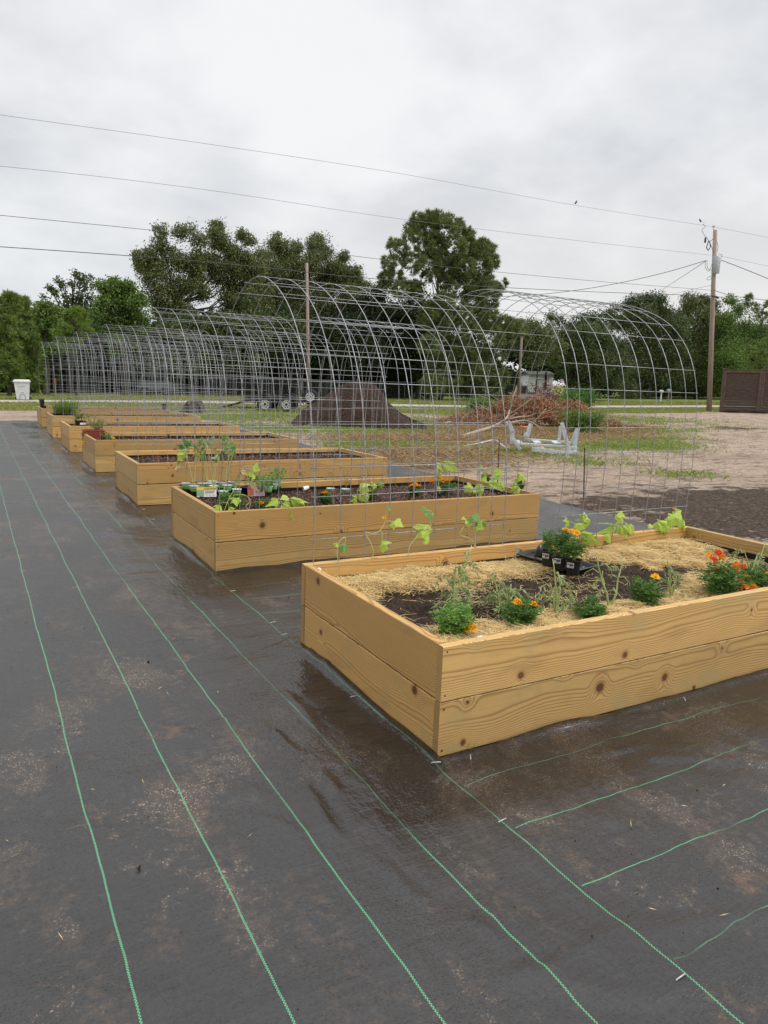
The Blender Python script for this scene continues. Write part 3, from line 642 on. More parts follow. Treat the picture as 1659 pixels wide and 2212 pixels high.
for px, py, h, w, fl, lab, m in [
    (981, 1372, .15, .16, [(1016, 1359, -.05)], 'bright green feathery marigold near the front left corner, one low flower', MARLB),
    (1126, 1350, .125, .17, [(1118, 1304), (1152, 1309)], 'dark green marigold with two yellow-orange flowers beside the front board', MARL),
    (1280, 1338, .10, .13, [], 'small flowerless marigold tucked against the front board', MARL),
    (1391, 1304, .13, .16, [(1415, 1248, 0, 'yy')], 'round marigold with a single yellow flower left of the orange clump', MARL)]:
    fr, q = bedframe(px, py, ZA); marigold(fr, h, w, fl_at(q, fl), lab, m=m)
fr, q = bedframe(1556, 1286, ZA)
z3 = lambda X, Y: ((1560 + X*.217)/1.1573, (1240 + Y*.217)/1.1573)
ofl = [(980, 690, .1), (1035, 745, .05), (1090, 660, .1), (1140, 715, .06), (1085, 868, 0), (1165, 865, .03), (1300, 800, .05), (1280, 840, .02), (1370, 825, .05), (1300, 905, 0), (1345, 1000, -.03), (1350, 1070, -.05), (1385, 1060, -.06), (1310, 1140, -.08), (1470, 1090, -.08), (1420, 1195, -.10)]
marigold(fr, .20, .26, fl_at(q, [(*z3(a, b), c, 'o' if i % 3 else 'or') for i, (a, b, c) in enumerate(ofl)]), 'big marigold clump covered in deep orange flowers spilling over the front board', 'o', MARL, 1.15, dens=1.7)
fr, q = bedframe(1632, 1265, ZA)
marigold(fr, .12, .20, fl_at(q, [(*z3(1415, 940), .02, 'yy'), (*z3(1490, 1010), -.03, 'yy'), (*z3(1490, 1050), -.05, 'yy'), (*z3(1640, 912), 0, 'yy')]), 'marigold with bright yellow flowers at the right edge, beside the orange clump', 'yy', MARL, 1.15)

def tomato(frame, tips, label, leafn=22, bare=0.0, m=TOML, sm=TOMS, th=.006, group='wilting tomato plants in the nearest bed', ls=1.0):
    r = empty('tomato_plant', frame, label, 'tomato plant', group); st = MB(); V = []
    for tip in tips:
        tip = np.array(tip, float); mid = tip*.5 + np.array([random.uniform(-.015, .015), random.uniform(-.015, .015), .02])
        pts = [np.array([0, 0, -.02])]; 
        for k in range(1, 8): f = k/7; pts.append((1 - f)**2*pts[0] + 2*f*(1 - f)*mid + f*f*tip + RS.normal(0, .002, 3))
        st.tube(pts, list(np.linspace(th, .002, 8)), 6)
        nb = max(3, int(leafn/len(tips)/3.2))
        for k in range(nb):
            f = .25 + .75*(k + random.random()*.5)/nb; p = pts[min(int(f*7), 7)]; a = random.uniform(0, 6.28); L = random.uniform(.05, .10)*ls*(1.1 - .4*f)
            u = np.array([math.cos(a), math.sin(a), .55]); b1 = p + u*L*.5; b2 = p + np.array([u[0], u[1], .15])*L - np.array([0, 0, L*.25]); b3 = b2 + np.array([u[0]*.3, u[1]*.3, -1])*L*.45
            st.tube([p, b1, b2, b3], [.0022, .0018, .0014, .001], 4)
            if random.random() < bare: continue
            for q in (b1, b2, (b1 + b2)/2, b3):
                for s in range(3):
                    d = RS.normal(0, .7, 3) + np.array([u[0]*.5, u[1]*.5, -.8]); d /= np.linalg.norm(d); V.append(leaf_quads(q[None], d[None], perp(d[None]), [random.uniform(.018, .036)*ls], [random.uniform(.007, .014)*ls]))
    st.build('stem', sm, r, True)
    if V: np_mesh('foliage', np.concatenate(V), 4, m, r)
    return r
def tips_at(q, pts): return [tuple(bpy_(p[0], p[1], q[1] + (p[2] if len(p) > 2 else 0)) - q) for p in pts]
for px, py, tips, lab, n, bare in [
    (978, 1320, [(985, 1215), (1020, 1180, .02), (1005, 1225, .08), (960, 1300, -.05)], 'tall two-stemmed tomato plant behind the front left marigold', 96, 0),
    (1085, 1318, [(1062, 1240), (1105, 1262, .05), (1072, 1275, -.04), (1128, 1270, .05)], 'drooping grey-green tomato plant behind the two-flowered marigold', 90, 0),
    (1203, 1324, [(1195, 1208), (1208, 1240, .02), (1188, 1260), (1222, 1295)], 'leafy upright tomato plant in front of the black six-cell tray', 60, 0),
    (1319, 1313, [(1283, 1190), (1345, 1205), (1300, 1235, .03)], 'nearly bare forked tomato plant right of the tray', 20, .6),
    (1451, 1287, [(1441, 1205), (1460, 1240), (1435, 1240)], 'thin wilted tomato plant between the marigolds on the right', 22, .2),
    (1627, 1238, [(1655, 1170), (1608, 1190), (1640, 1195, .05)], 'tomato plant at the right edge behind the yellow marigold', 30, .1),
    (1532, 1200, [(1536, 1183), (1528, 1190)], 'short tomato seedling behind the orange flower clump', 12, 0)]:
    fr, q = bedframe(px, py, ZA); tomato(fr, tips_at(q, tips), lab, n, bare)

def cuc_leaf_mesh(name, seed, R=.042, cup=.35):
    rs = random.Random(seed); n = 30; vs = [(0, 0, 0)]; 
    for ring in (.5, 1.0):
        for k in range(n):
            a = 2*math.pi*k/n; lob = 1 + .15*math.cos(5*a) + .05*math.cos(10*a + 1) + .03*rs.uniform(-1, 1)
            notch = 1 - .55*math.exp(-((a - math.pi)/.35)**2); r = R*lob*notch*ring*(1 + .18*math.cos(a))
            z = -cup*r*r/R*(1.0 + .5*math.sin(3*a + seed)) + .004*math.sin(5*a)*ring; vs.append((r*math.cos(a) + R*.25, r*math.sin(a), z))
    fs = [(0, 1 + k, 1 + (k + 1) % n) for k in range(n)] + [(1 + k, 1 + n + k, 1 + n + (k + 1) % n, 1 + (k + 1) % n) for k in range(n)]
    o = MB().add(vs, fs).build(name, CUCL, smooth=True); me = o.data; bpy.data.objects.remove(o); return me
CL = [cuc_leaf_mesh('leaf', s, cup=c) for s, c in ((1, .3), (2, .9), (3, 1.5), (4, .6))]
def with_mat(me, m): k = me.copy(); k.materials[0] = m; return k
CLY = [with_mat(CL[1], CUCY), with_mat(CL[2], CUCY)]; CLG = [with_mat(CL[0], CUCG), with_mat(CL[3], CUCG)]
def cucumber(base, vine, leaves, label, fl=(), group='cucumber vines on the wire arches', vm=VINE):
    """base: bed-frame point; vine: list of bed-frame points; leaves: (point, size, kind)"""
    q = np.array(base, float); r = empty('cucumber_plant', bedm(*q), label, 'cucumber vine', group); st = MB()
    for v in vine:
        pts = [np.array(p, float) - q for p in v]
        if len(pts) > 2: pp, _ = smooth_path(pts, 4*len(pts))
        else: pp = pts
        st.tube(list(pp), .0022, 5)
    vp = [np.array(p, float) for v in vine for p in v] + [q]
    for p, s, k in leaves:
        p = np.array(p, float); near = min(vp, key=lambda c: np.linalg.norm(c - p)); st.tube([near - q, (near + p)/2 - q + np.array([0, 0, .012]), p - q], .0015, 4)
    st.build('vine', vm, r, True)
    for p, s, k in leaves:
        me = {'y': CLY, 'g': CLG}.get(k, CL)[random.randrange(2)] if k else CL[random.randrange(4)]
        o = bpy.data.objects.new('leaf', me); link(o, r); o.location = Vector(np.array(p) - q); o.scale = (s, s, s)
        o.rotation_euler = (random.uniform(.4, 1.2), random.uniform(-.3, .8), random.uniform(-1.2, 1.2) - .6)
    for p in fl:
        o = bpy.data.objects.new('flower', FL['yy']); link(o, r); o.location = Vector(np.array(p) - q); o.scale = (.7, .7, .7)
za = lambda X, Y: ((740 + X*.3014)/1.1573, (1280 + Y*.3014)/1.1573)      # close-up windows of the survey, turned into view pixels
zb = lambda X, Y: ((1240 + X*.217)/1.1573, (1240 + Y*.217)/1.1573)
z6 = lambda X, Y: ((880 + X*.2773)/1.1573, (1120 + Y*.2773)/1.1573)
z5 = lambda X, Y: ((400 + X*.3014)/1.1573, (1120 + Y*.3014)/1.1573)
YA = 1.30
def pa(w, X, Y, yy=YA): return bpy_(*w(X, Y), yy)
cucumber(pa(za, 360, 470), [[pa(za, 360, 470), pa(za, 345, 380), pa(za, 348, 270), pa(za, 375, 225), pa(za, 405, 212), pa(za, 410, 260)], [pa(za, 360, 470), bp(*za(400, 490), ZA), bp(*za(440, 520), ZA)]], [(pa(za, 385, 290), .8, 'g'), (pa(za, 325, 270), .35, '')], 'small cucumber vine climbing the second wire at the left corner')
cucumber(pa(za, 590, 430), [[pa(za, 590, 430), pa(za, 640, 350), pa(za, 625, 270), pa(za, 580, 190), pa(za, 575, 178), pa(za, 640, 178), pa(za, 700, 150), pa(za, 735, 90), pa(za, 745, 20), pa(za, 750, -20)], [pa(za, 700, 150), pa(za, 715, 190), pa(za, 712, 235)], [pa(za, 590, 430), bp(*za(530, 440), ZA), bp(*za(480, 420), ZA)]], [(pa(za, 805, 85), .85, ''), (pa(za, 705, 262), .75, ''), (pa(za, 755, -45), .55, 'g')], 'thin cucumber vine with yellow flower twisting up the left wires', fl=[pa(za, 730, 50)])
cucumber(pa(za, 965, 400), [[pa(za, 965, 400), pa(za, 938, 370), pa(za, 950, 270), pa(za, 1000, 210), pa(za, 1060, 150), pa(za, 1120, 120), pa(za, 1110, 60), pa(za, 1140, 10)]], [(pa(za, 1035, 150), 1.35, ''), (pa(za, 1080, 195), .9, ''), (pa(z6, 665, 570), 1.0, 'g')], 'cucumber vine with one large round leaf in the middle of the left arch')
cucumber(pa(za, 1480, 330), [[pa(za, 1480, 330), pa(za, 1475, 260), pa(za, 1440, 220), pa(za, 1360, 180), pa(za, 1390, 125), pa(za, 1460, 100)], [pa(za, 1480, 330), pa(za, 1490, 200), pa(za, 1500, 60)]], [(pa(za, 1410, 70), .8, ''), (pa(za, 1455, 35), .85, 'g'), (pa(za, 1505, 75), .85, 'g'), (pa(za, 1490, 110), .8, '')], 'cucumber vine with drooping leaves near the right end of the left arch')
cucumber(pa(zb, 1000, 520), [[pa(zb, 1000, 520), pa(zb, 960, 420), pa(zb, 910, 330), pa(zb, 830, 280)], [pa(zb, 1000, 520), pa(zb, 1015, 420), pa(zb, 1005, 300), pa(zb, 1010, 240)]], [(pa(zb, 820, 270), .8, ''), (pa(zb, 905, 335), .95, ''), (pa(zb, 985, 430), 1.0, ''), (pa(zb, 985, 215), .7, ''), (pa(zb, 1030, 255), .85, ''), (pa(zb, 1085, 275), .9, ''), (pa(zb, 1070, 440), .5, '')], 'lime green cucumber plant rising behind the potted marigolds')
cucumber(pa(zb, 1370, 520), [[pa(zb, 1370, 520), pa(zb, 1390, 420), pa(zb, 1410, 320), pa(zb, 1400, 240)], [pa(zb, 1370, 520), pa(zb, 1340, 440)]], [(pa(zb, 1270, 425), 1.15, ''), (pa(zb, 1385, 220), .85, ''), (pa(zb, 1380, 345), 1.2, ''), (pa(zb, 1490, 410), 1.5, ''), (pa(zb, 1520, 320), .8, ''), (pa(zb, 1450, 340), 1.0, ''), (pa(zb, 1460, 260), .6, '')], 'dense lime cucumber plant in the middle of the right arch')
cucumber(pa(z3, 530, 430), [[pa(z3, 530, 430), pa(z3, 545, 340), pa(z3, 580, 280), pa(z3, 620, 180)], [pa(z3, 530, 430), pa(z3, 520, 330)]], [(pa(z3, 395, 290), 1.15, ''), (pa(z3, 440, 330), .9, ''), (pa(z3, 520, 225), 1.35, ''), (pa(z3, 570, 200), 1., ''), (pa(z3, 675, 260), 1.05, ''), (pa(z3, 640, 165), .7, ''), (pa(z3, 290, 345), .5, '')], 'bushy lime cucumber plant at the right end of the right arch', fl=[pa(z3, 580, 150)])
# bed B front row
YB = 2.93 + .085
def pb(w, X, Y, yy=YB): return bpy_(*w(X, Y), yy)
cucumber(pb(z5, 520, 560), [[pb(z5, 520, 560), pb(z5, 560, 450), pb(z5, 600, 370), pb(z5, 640, 310), pb(z5, 720, 275)], [pb(z5, 740, 510), pb(z5, 750, 430), pb(z5, 700, 390), pb(z5, 620, 390)]], [(pb(z5, 600, 425), .9, ''), (pb(z5, 480, 475), .9, ''), (pb(z5, 570, 490), .8, ''), (pb(z5, 755, 285), .6, 'y')], 'cucumber vine with limp yellowing leaf at the left end of the second bed')
cucumber(pb(z5, 745, 515), [[pb(z5, 745, 515), pb(z5, 710, 490), pb(z5, 745, 440), pb(z5, 720, 400), pb(z5, 690, 390)], [pb(z5, 640, 310), pb(z5, 660, 290), pb(z5, 680, 200), pb(z5, 700, 155), pb(z5, 750, 150)]], [(pb(z5, 672, 190), .5, 'y'), (pb(z5, 765, 165), .95, ''), (pb(z5, 768, 205), .8, '')], 'withered cucumber vine hanging from the wire beside the pink label')
cucumber(pb(z5, 1050, 500), [[pb(z5, 1050, 500), pb(z5, 1050, 450)], [pb(z5, 1050, 500), pb(z5, 1000, 440)]], [(pb(z5, 985, 430), 1.2, ''), (pb(z5, 1010, 465), 1.1, ''), (pb(z5, 1060, 440), 1.25, ''), (pb(z5, 1115, 440), 1.2, ''), (pb(z5, 1085, 420), .9, '')], 'low cucumber plant with broad lime leaves, second from left in the second bed')
cucumber(pb(z6, 60, 470), [[pb(z6, 60, 470), pb(z6, 50, 380), pb(z6, 90, 330), pb(z6, 190, 345), pb(z6, 250, 330)]], [(pb(z6, 75, 350), 1.1, ''), (pb(z6, 80, 410), 1., ''), (pb(z6, 30, 450), .9, ''), (pb(z6, 135, 420), .8, ''), (pb(z6, 190, 320), .75, ''), (pb(z6, 255, 325), .65, 'g')], 'cucumber vine with a sideways runner in the middle of the second bed')
cucumber(pb(z6, 790, 410), [[pb(z6, 790, 410), pb(z6, 780, 320), pb(z6, 790, 220), pb(z6, 800, 150)]], [(pb(z6, 755, 140), .75, ''), (pb(z6, 810, 130), 1.1, ''), (pb(z6, 785, 215), .9, ''), (pb(z6, 782, 350), .6, 'y')], 'upright cucumber vine growing through the four-flowered marigold')
cucumber(pb(z6, 1120, 400), [[pb(z6, 1120, 400), pb(z6, 1060, 310)], [pb(z6, 1120, 400), pb(z6, 1180, 300), pb(z6, 1175, 170)]], [(pb(z6, 1040, 335), 1.0, ''), (pb(z6, 1110, 370), 1.1, ''), (pb(z6, 1180, 330), 1.2, ''), (pb(z6, 1235, 310), 1.2, ''), (pb(z6, 1180, 200), 1.0, 'g'), (pb(z6, 1175, 165), .6, ''), (pb(z6, 1175, 270), .7, '')], 'large cucumber plant left of the last post wire of the left arch')
cucumber(pb(z6, 1340, 390), [[pb(z6, 1340, 390), pb(z6, 1345, 300), pb(z6, 1350, 210)]], [(pb(z6, 1350, 200), 1.1, ''), (pb(z6, 1345, 315), 1.1, ''), (pb(z6, 1395, 220), .4, '')], 'cucumber plant with two stacked leaves near the right end of the second bed')
cucumber(pb(z6, 1480, 385), [[pb(z6, 1480, 385), pb(z6, 1480, 330), pb(z6, 1490, 250)]], [(pb(z6, 1500, 235), 1.35, ''), (pb(z6, 1475, 310), 1.1, ''), (pb(z6, 1510, 350), .9, ''), (pb(z6, 1465, 340), .7, '')], 'last cucumber plant at the right corner of the second bed', fl=[pb(z6, 1545, 320)])
ZB = .375
for w, bx_, by_, h, wd, fl, lab, m in [
    (z5, 590, 515, .16, .20, [], 'flowerless leafy marigold at the left front corner of the second bed', MARL),
    (z5, 880, 500, .07, .13, [(z5(840, 460)), (z5(905, 465)), (z5(930, 455))], 'low marigold with three orange flowers, front left of the second bed', MARL),
    (z5, 1375, 465, .11, .12, [(z5(1352, 382)), (z5(1400, 385)), (z5(1376, 372))], 'marigold with a flat row of orange flowers in the second bed', MARL),
    (z6, 160, 470, .10, .10, [(z6(168, 405)), (z6(112, 385)), (z6(158, 455)), (z6(115, 415))], 'marigold under the sideways cucumber runner in the second bed', MARL),
    (z6, 565, 435, .12, .10, [(z6(540, 345)), (z6(570, 330)), (z6(568, 365)), (z6(600, 345))], 'narrow marigold with a tight bunch of orange flowers in the second bed', MARL),
    (z6, 820, 415, .16, .22, [(z6(725, 310)), (z6(795, 275)), (z6(770, 260)), (z6(812, 315)), (z6(850, 300)), (z6(870, 305))], 'widest marigold of the second bed, with six orange flowers', MARL),
    (z6, 1210, 350, .16, .10, [(z6(1212, 250))], 'marigold hidden behind large cucumber leaves, one orange bloom showing', MARL),
    (z6, 1510, 370, .12, .09, [(z6(1518, 285)), (z6(1505, 275))], 'rightmost marigold of the second bed, flowers behind the last cucumber', MARL)]:
    q = bp(*w(bx_, by_), ZB); q[1] = max(q[1], 2.93 + .10); fr = bedm(*q); marigold(fr, h, wd, fl_at(q, fl), lab, 'or', m, 1.3)

# black six-cell tray with three potted marigolds on bed A
def pot(frame, s, h, label, cat='plant pot', group=None, m=BLACKP, lab=True, name='plant_pot'):
    r = empty(name, frame, label, cat, group); mb = MB(); n = 24
    def sq(hw, z, rr=.25):
        out = []
        for k in range(n):
            a = 2*math.pi*(k + .5)/n; c, s_ = math.cos(a), math.sin(a); p = 5; d = (abs(c)**p + abs(s_)**p)**(-1/p); out.append((hw*d*c, hw*d*s_, z))
        return out
    rings = [sq(s*.36, 0), sq(s*.37, h*.02), sq(s*.47, h*.90), sq(s*.50, h*.91), sq(s*.505, h), sq(s*.47, h), sq(s*.44, h*.82)]
    vs = [p for rg in rings for p in rg]; fs = [(i*n + k, i*n + (k + 1) % n, (i + 1)*n + (k + 1) % n, (i + 1)*n + k) for i in range(len(rings) - 1) for k in range(n)] + [tuple(range(n - 1, -1, -1))]
    mb.add(vs, fs).build('pot_body', m, r)
    MB().add(sq(s*.445, h*.86), [tuple(range(n))]).build('soil', SOIL, r)
    if lab:
        lo = MB(); x0, x1, z0, z1 = -s*.33, s*.10, h*.50, h*.85; yy = lambda z: -(s*(.37 + .10*z/h)) - .0022
        lo.add([(x0, yy(z0), z0), (x1, yy(z0), z0), (x1, yy(z1), z1), (x0, yy(z1), z1)], [(0, 1, 2, 3)]).build('sticker', PAPER, r)
        pr = MB()
        for a, b_, c_, d_ in ((.06, .30, .55, .85), (.36, .60, .3, .75), (.64, .92, .35, .75), (.06, .9, .12, .2), (.4, .9, .85, .92)):
            X0 = x0 + (x1 - x0)*a; X1 = x0 + (x1 - x0)*b_; Z0 = z0 + (z1 - z0)*c_; Z1 = z0 + (z1 - z0)*d_; pr.add([(X0, yy(Z0) - .001, Z0), (X1, yy(Z0) - .001, Z0), (X1, yy(Z1) - .001, Z1), (X0, yy(Z1) - .001, Z1)], [(0, 1, 2, 3)])
        pr.build('sticker_print', INK, r)
    return r
tl = bp(1122, 1195, .41)[:2]; tr = bp(1253, 1236, .385)[:2]; ang = math.atan2(tr[1] - tl[1], tr[0] - tl[0]); tlen = float(np.hypot(*(tr - tl)))
tc = (tl + tr)/2 + np.array([-math.sin(ang), math.cos(ang)])*.075
TRF = bedm(tc[0], tc[1], .385) @ Matrix.Rotation(ang, 4, 'Z') @ Matrix.Rotation(R_(1.5), 4, 'Y')
tr_ = empty('plant_carry_tray', TRF, 'black plastic six-cell carry tray lying on the soil with three pots', 'nursery tray')
tb = MB(); dw = .19; hw = tlen/2; t_ = .0025
tb.box((0, 0, .002), (tlen - .03, dw - .03, .004))
for sy_ in (-1, 1):
    tb.add([(-hw + .015, sy_*(dw/2 - .015), 0), (hw - .015, sy_*(dw/2 - .015), 0), (hw, sy_*dw/2, .022), (-hw, sy_*dw/2, .022), (hw, sy_*(dw/2 + .012), .022), (-hw, sy_*(dw/2 + .012), .022), (hw, sy_*(dw/2 + .012), .014), (-hw, sy_*(dw/2 + .012), .014)], [(0, 1, 2, 3), (3, 2, 4, 5), (5, 4, 6, 7)])
for sx in (-1, 1):
    tb.add([(sx*(hw - .015), -(dw/2 - .015), 0), (sx*(hw - .015), dw/2 - .015, 0), (sx*hw, dw/2, .022), (sx*hw, -dw/2, .022), (sx*(hw + .012), dw/2, .022), (sx*(hw + .012), -dw/2, .022)], [(0, 1, 2, 3), (3, 2, 4, 5)])
tb.build('tray_base', BLACKP, tr_)
# the raised saddle-shaped divider at the empty left cell
dv = MB(); nn = 12; vs = []
for i in range(nn + 1):
    u = i/nn; y = (u - .5)*(dw - .02); z = .012 + .075*math.sin(math.pi*max(0, u*1.15 - .15))**1.3 if u > .13 else .012
    vs += [(-hw + .085, y, 0), (-hw + .085, y, z), (-hw + .095, y, z), (-hw + .095, y, 0)]
fs = [(4*i + a, 4*i + (a + 1) % 4, 4*i + 4 + (a + 1) % 4, 4*i + 4 + a) for i in range(nn) for a in range(4)]
dv.add(vs, fs).build('divider', BLACKP, tr_, True)
wl = MB(); vs = []
for i in range(nn + 1):
    u = i/nn; x = -hw + .015 + u*.15; z = .02 + .065*math.sin(math.pi*min(1, u*1.3))**1.2
    vs += [(x, dw/2 - .004, .0), (x, dw/2 + .004, z), (x, dw/2 + .008, z - .002)]
wl.add(vs, [(3*i + a, 3*i + a + 1, 3*i + a + 4, 3*i + a + 3) for i in range(nn) for a in range(2)]).build('back_wall', BLACKP, tr_, True)
for (px, py), lab, h, w, fl in [((1184, 1219), 'left potted marigold in the black tray, leggy and flowerless', .12, .08, []), ((1209, 1230), 'middle potted marigold in the black tray, with three orange-yellow flowers', .15, .10, [z_ for z_ in [zb(805, 400), zb(870, 415), zb(925, 425)]]), ((1237, 1240), 'right potted marigold in the black tray, bushy green without flowers', .11, .10, [])]:
    q = bp(px, py, .392); r = pot(bedm(q[0], q[1], q[2], ang*.7), .086, .085, lab, 'potted marigold', 'marigold pots in the black tray')
    B = []; D = []; st = MB()
    for i in range(12):
        a = random.uniform(0, 6.28); t = random.random()**.6; tip = np.array([math.cos(a)*w/2*t, math.sin(a)*w/2*t, .08 + h*random.uniform(.6, 1)]); st.tube([(0, 0, .06), tip*[.35, .35, .6] + [0, 0, .03], tip], [.0025, .002, .001], 4)
        for k in range(14 if fl or 'right' in lab else 7):
            f = random.uniform(.3, 1); B.append(np.array([tip[0]*f, tip[1]*f, .07 + (tip[2] - .07)*f])); d = RS.normal(0, .7, 3) + [math.cos(a)*.4, math.sin(a)*.4, .5]; D.append(d/np.linalg.norm(d))
    for p in fl:
        wq = bpy_(*p, q[1]) - q; ca, sa = math.cos(-ang*.7), math.sin(-ang*.7); lx, ly = wq[0]*ca - wq[1]*sa, wq[0]*sa + wq[1]*ca
        o = bpy.data.objects.new('flower', FL['y']); link(o, r); o.location = (lx, ly, wq[2]); o.scale = (1.15,)*3; o.rotation_euler = (.35, -.2, random.random()*6); st.tube([(0, 0, .06), (lx, ly, wq[2])], .0018, 4)
    st.build('stem', TOMS, r); np_mesh('foliage', leaflet_sprays(np.array(B), np.array(D), .045, 5, .018, .006), 4, MARL, r)
# white bits in bed A and B
def rock(name, frame, s, label, cat, m=WHITEP, group=None):
    mb = MB(); n = 9; vs = []; rs = random.Random(label)
    for i in range(6):
        ph = math.pi*(i + .5)/6
        for k in range(n):
            a = 2*math.pi*k/n; r = s*(1 + rs.uniform(-.2, .2)); vs.append((r*math.sin(ph)*math.cos(a)*1.2, r*math.sin(ph)*math.sin(a), r*math.cos(ph)*.75))
    fs = [(i*n + k, i*n + (k + 1) % n, (i + 1)*n + (k + 1) % n, (i + 1)*n + k) for i in range(5) for k in range(n)] + [tuple(range(n - 1, -1, -1)), tuple(5*n + k for k in range(n))]
    o = mb.add(vs, [f[::-1] for f in fs]).build(name, m, smooth=True, mtx=frame); return tag(o, label, cat, group)
q = bp(*za(186, 478), .43); rock('white_stone', bedm(*q), .013, 'small white stone wedged at the back left corner of the nearest bed', 'stone')
q = bp(*za(1528, 1053), .385); rock('white_stone', bedm(*q), .016, 'white stone on the straw behind the front board, right of the left marigold', 'stone')
def cup(frame, label, r0=.018, h=.05, m=WHITEP):
    mb = MB(); mb.lathe([(0, 0), (r0*.75, 0), (r0*.8, h*.1), (r0, h), (r0*1.08, h), (r0*.92, h), (r0*.72, h*.12), (0, h*.1)], n=14); o = mb.build('plastic_cup', m, smooth=True, mtx=frame); return tag(o, label, 'plastic cup')
q = bp(*zb(235, 690), .375); cup(bedm(*q) @ Matrix.Rotation(R_(25), 4, 'Y'), 'ribbed white plastic cup half sunk left of the black tray')
q = bp(*z5(1232, 325), .40); cup(bedm(*q) @ Matrix.Rotation(R_(-105), 4, 'Y'), 'white plastic cup lying tipped over in the second bed', .022, .055)

# seedling trays with printed cups in bed B
def seedling_tray(cx, cy, ang, ln, wd, label):
    r = empty('seedling_tray', bedm(cx, cy, .395, ang), label, 'seedling tray', 'black seedling trays in the second bed'); mb = MB(); hx, hy, h = ln/2, wd/2, .04
    for a, b_, c_, d_ in (((-hx, -hy), (hx, -hy), (0, -1), 0), ((hx, -hy), (hx, hy), (1, 0), 0), ((hx, hy), (-hx, hy), (0, 1), 0), ((-hx, hy), (-hx, -hy), (-1, 0), 0)):
        p0, p1 = np.array(a), np.array(b_); o_ = np.array(c_)*.014
        mb.add([(*(p0*.95), 0), (*(p1*.95), 0), (*p1, h), (*p0, h), (*(p1 + o_), h), (*(p0 + o_), h), (*(p1 + o_), h - .01), (*(p0 + o_), h - .01)], [(0, 1, 2, 3), (3, 2, 4, 5), (5, 4, 6, 7)])
    mb.build('tray_shell', BLACKP, r); MB().box((0, 0, .002), (ln*.95, wd*.95, .004)).build('tray_floor', BLACKP, r); return r
def printed_cup(x, y, z, label, group, s=.042, h=.080, black=True):
    r = empty('seedling_cup', bedm(x, y, z, random.uniform(0, 6)), label, 'seedling cup', group)
    MB().lathe([(s*.66, 0), (s*.78, h*.40)], n=16).add([(s*.66*math.cos(k*.3927), s*.66*math.sin(k*.3927), 0) for k in range(16)], [tuple(range(16))]).build('cup_base', BLACKP, r, True)
    MB().lathe([(s*.78, h*.40), (s*.90, h*.72)], n=16).build('printed_band', CUPG, r, True)
    MB().lathe([(s*.90, h*.72), (s*.97, h*.92), (s*1.06, h*.94), (s*1.06, h), (s*.95, h), (s*.86, h*.75)], n=16).build('cup_rim', CUPM, r, True)
    MB().add([(s*.88*math.cos(k*.3927), s*.88*math.sin(k*.3927), h*.80) for k in range(16)], [tuple(range(16))]).build('soil', SOIL, r)
    return r
def card(frame, w, h, kind, label):
    r = empty('plant_label', frame, label, 'plant label', 'printed labels on the seedling trays')
    # card hangs in the local xz plane, facing -y, slightly curled
    def pl(x0, x1, z0, z1, y, m, nm):
        n = 6; vs = []
        for i in range(n + 1):
            x = x0 + (x1 - x0)*i/n; c_ = .006*math.sin(3*x/w); vs += [(x, y - c_, z0), (x, y - c_, z1)]
        MB().add(vs, [(2*i, 2*i + 2, 2*i + 3, 2*i + 1) for i in range(n)]).build(nm, m, r, True)
    pl(-w/2, w/2, -h, 0, 0, PAPER if kind == 'y' else LPINK, 'card')
    pl(-w/2, w/2, -h*.30, 0, -.0012, YEL if kind == 'y' else PINK, 'title_band')
    pl(-w/2, -w*.14, -h*.92, -h*.32, -.0012, LGRN if kind == 'y' else RINK, 'picture')
    if kind == 'y': pl(-w*.46, -w*.12, -h*.02, h*.06, -.0016, LGRN, 'name_tab')
    cu = bpy.data.curves.new('lettering', 'FONT'); cu.body = 'GREEN BEAN' if kind == 'y' else 'PEPPER HOT'; cu.size = h*.20; cu.align_x = 'CENTER'; cu.extrude = .0002
    me_o = bpy.data.objects.new('tmp', cu); COL.objects.link(me_o); bpy.context.view_layer.update(); me = bpy.data.meshes.new_from_object(me_o.evaluated_get(bpy.context.evaluated_depsgraph_get())); bpy.data.objects.remove(me_o)
    me.materials.clear(); me.materials.append(INK); o = bpy.data.objects.new('lettering', me); link(o, r); o.location = (w*.18, -.0085, -h*.22); o.rotation_euler = (R_(90), 0, 0)
    pr = MB()
    for k, (x0, x1) in enumerate([(-.08, .42), (-.08, .40), (-.08, .36), (-.05, .05), (.12, .2), (.3, .42)]):
        z = -h*(.42 + .09*k) if k < 3 else -h*.84; pr.add([(w*x0, -.0088, z), (w*x1, -.0088, z), (w*x1, -.0088, z + h*.035), (w*x0, -.0088, z + h*.035)], [(0, 1, 2, 3)])
    pr.build('fine_print', INK, r)
zc = lambda X, Y: ((450 + X*.16878)/1.1573, (1080 + Y*.16878)/1.1573)
a0 = bp(*zc(60, 850), .42); a1 = bp(*zc(560, 975), .40); a2 = bp(*zc(900, 930), .40)
tcen = bp(*zc(470, 900), .40)
seedling_tray(tcen[0] + .01, tcen[1] + .12, R_(-14), .50, .30, 'black tray of printed cups with tall yellowing seedlings, second bed')
ORD = ['first', 'second', 'third', 'fourth', 'fifth', 'sixth']
cups = [(90, 800), (210, 840), (330, 800), (640, 920), (840, 890), (480, 770), (600, 790), (500, 840), (760, 780), (420, 800), (700, 830)]
CP = ['far left cup of the tall seedlings', 'cup left of the yellow label', 'cup just behind the yellow label', 'front cup right of the yellow label', 'right front cup of the left tray', 'back cup in the middle of the left tray', 'back cup beside the clear lid', 'middle cup under the thick stems', 'back right cup of the left tray', 'inner cup behind the left corner', 'inner cup on the right side']
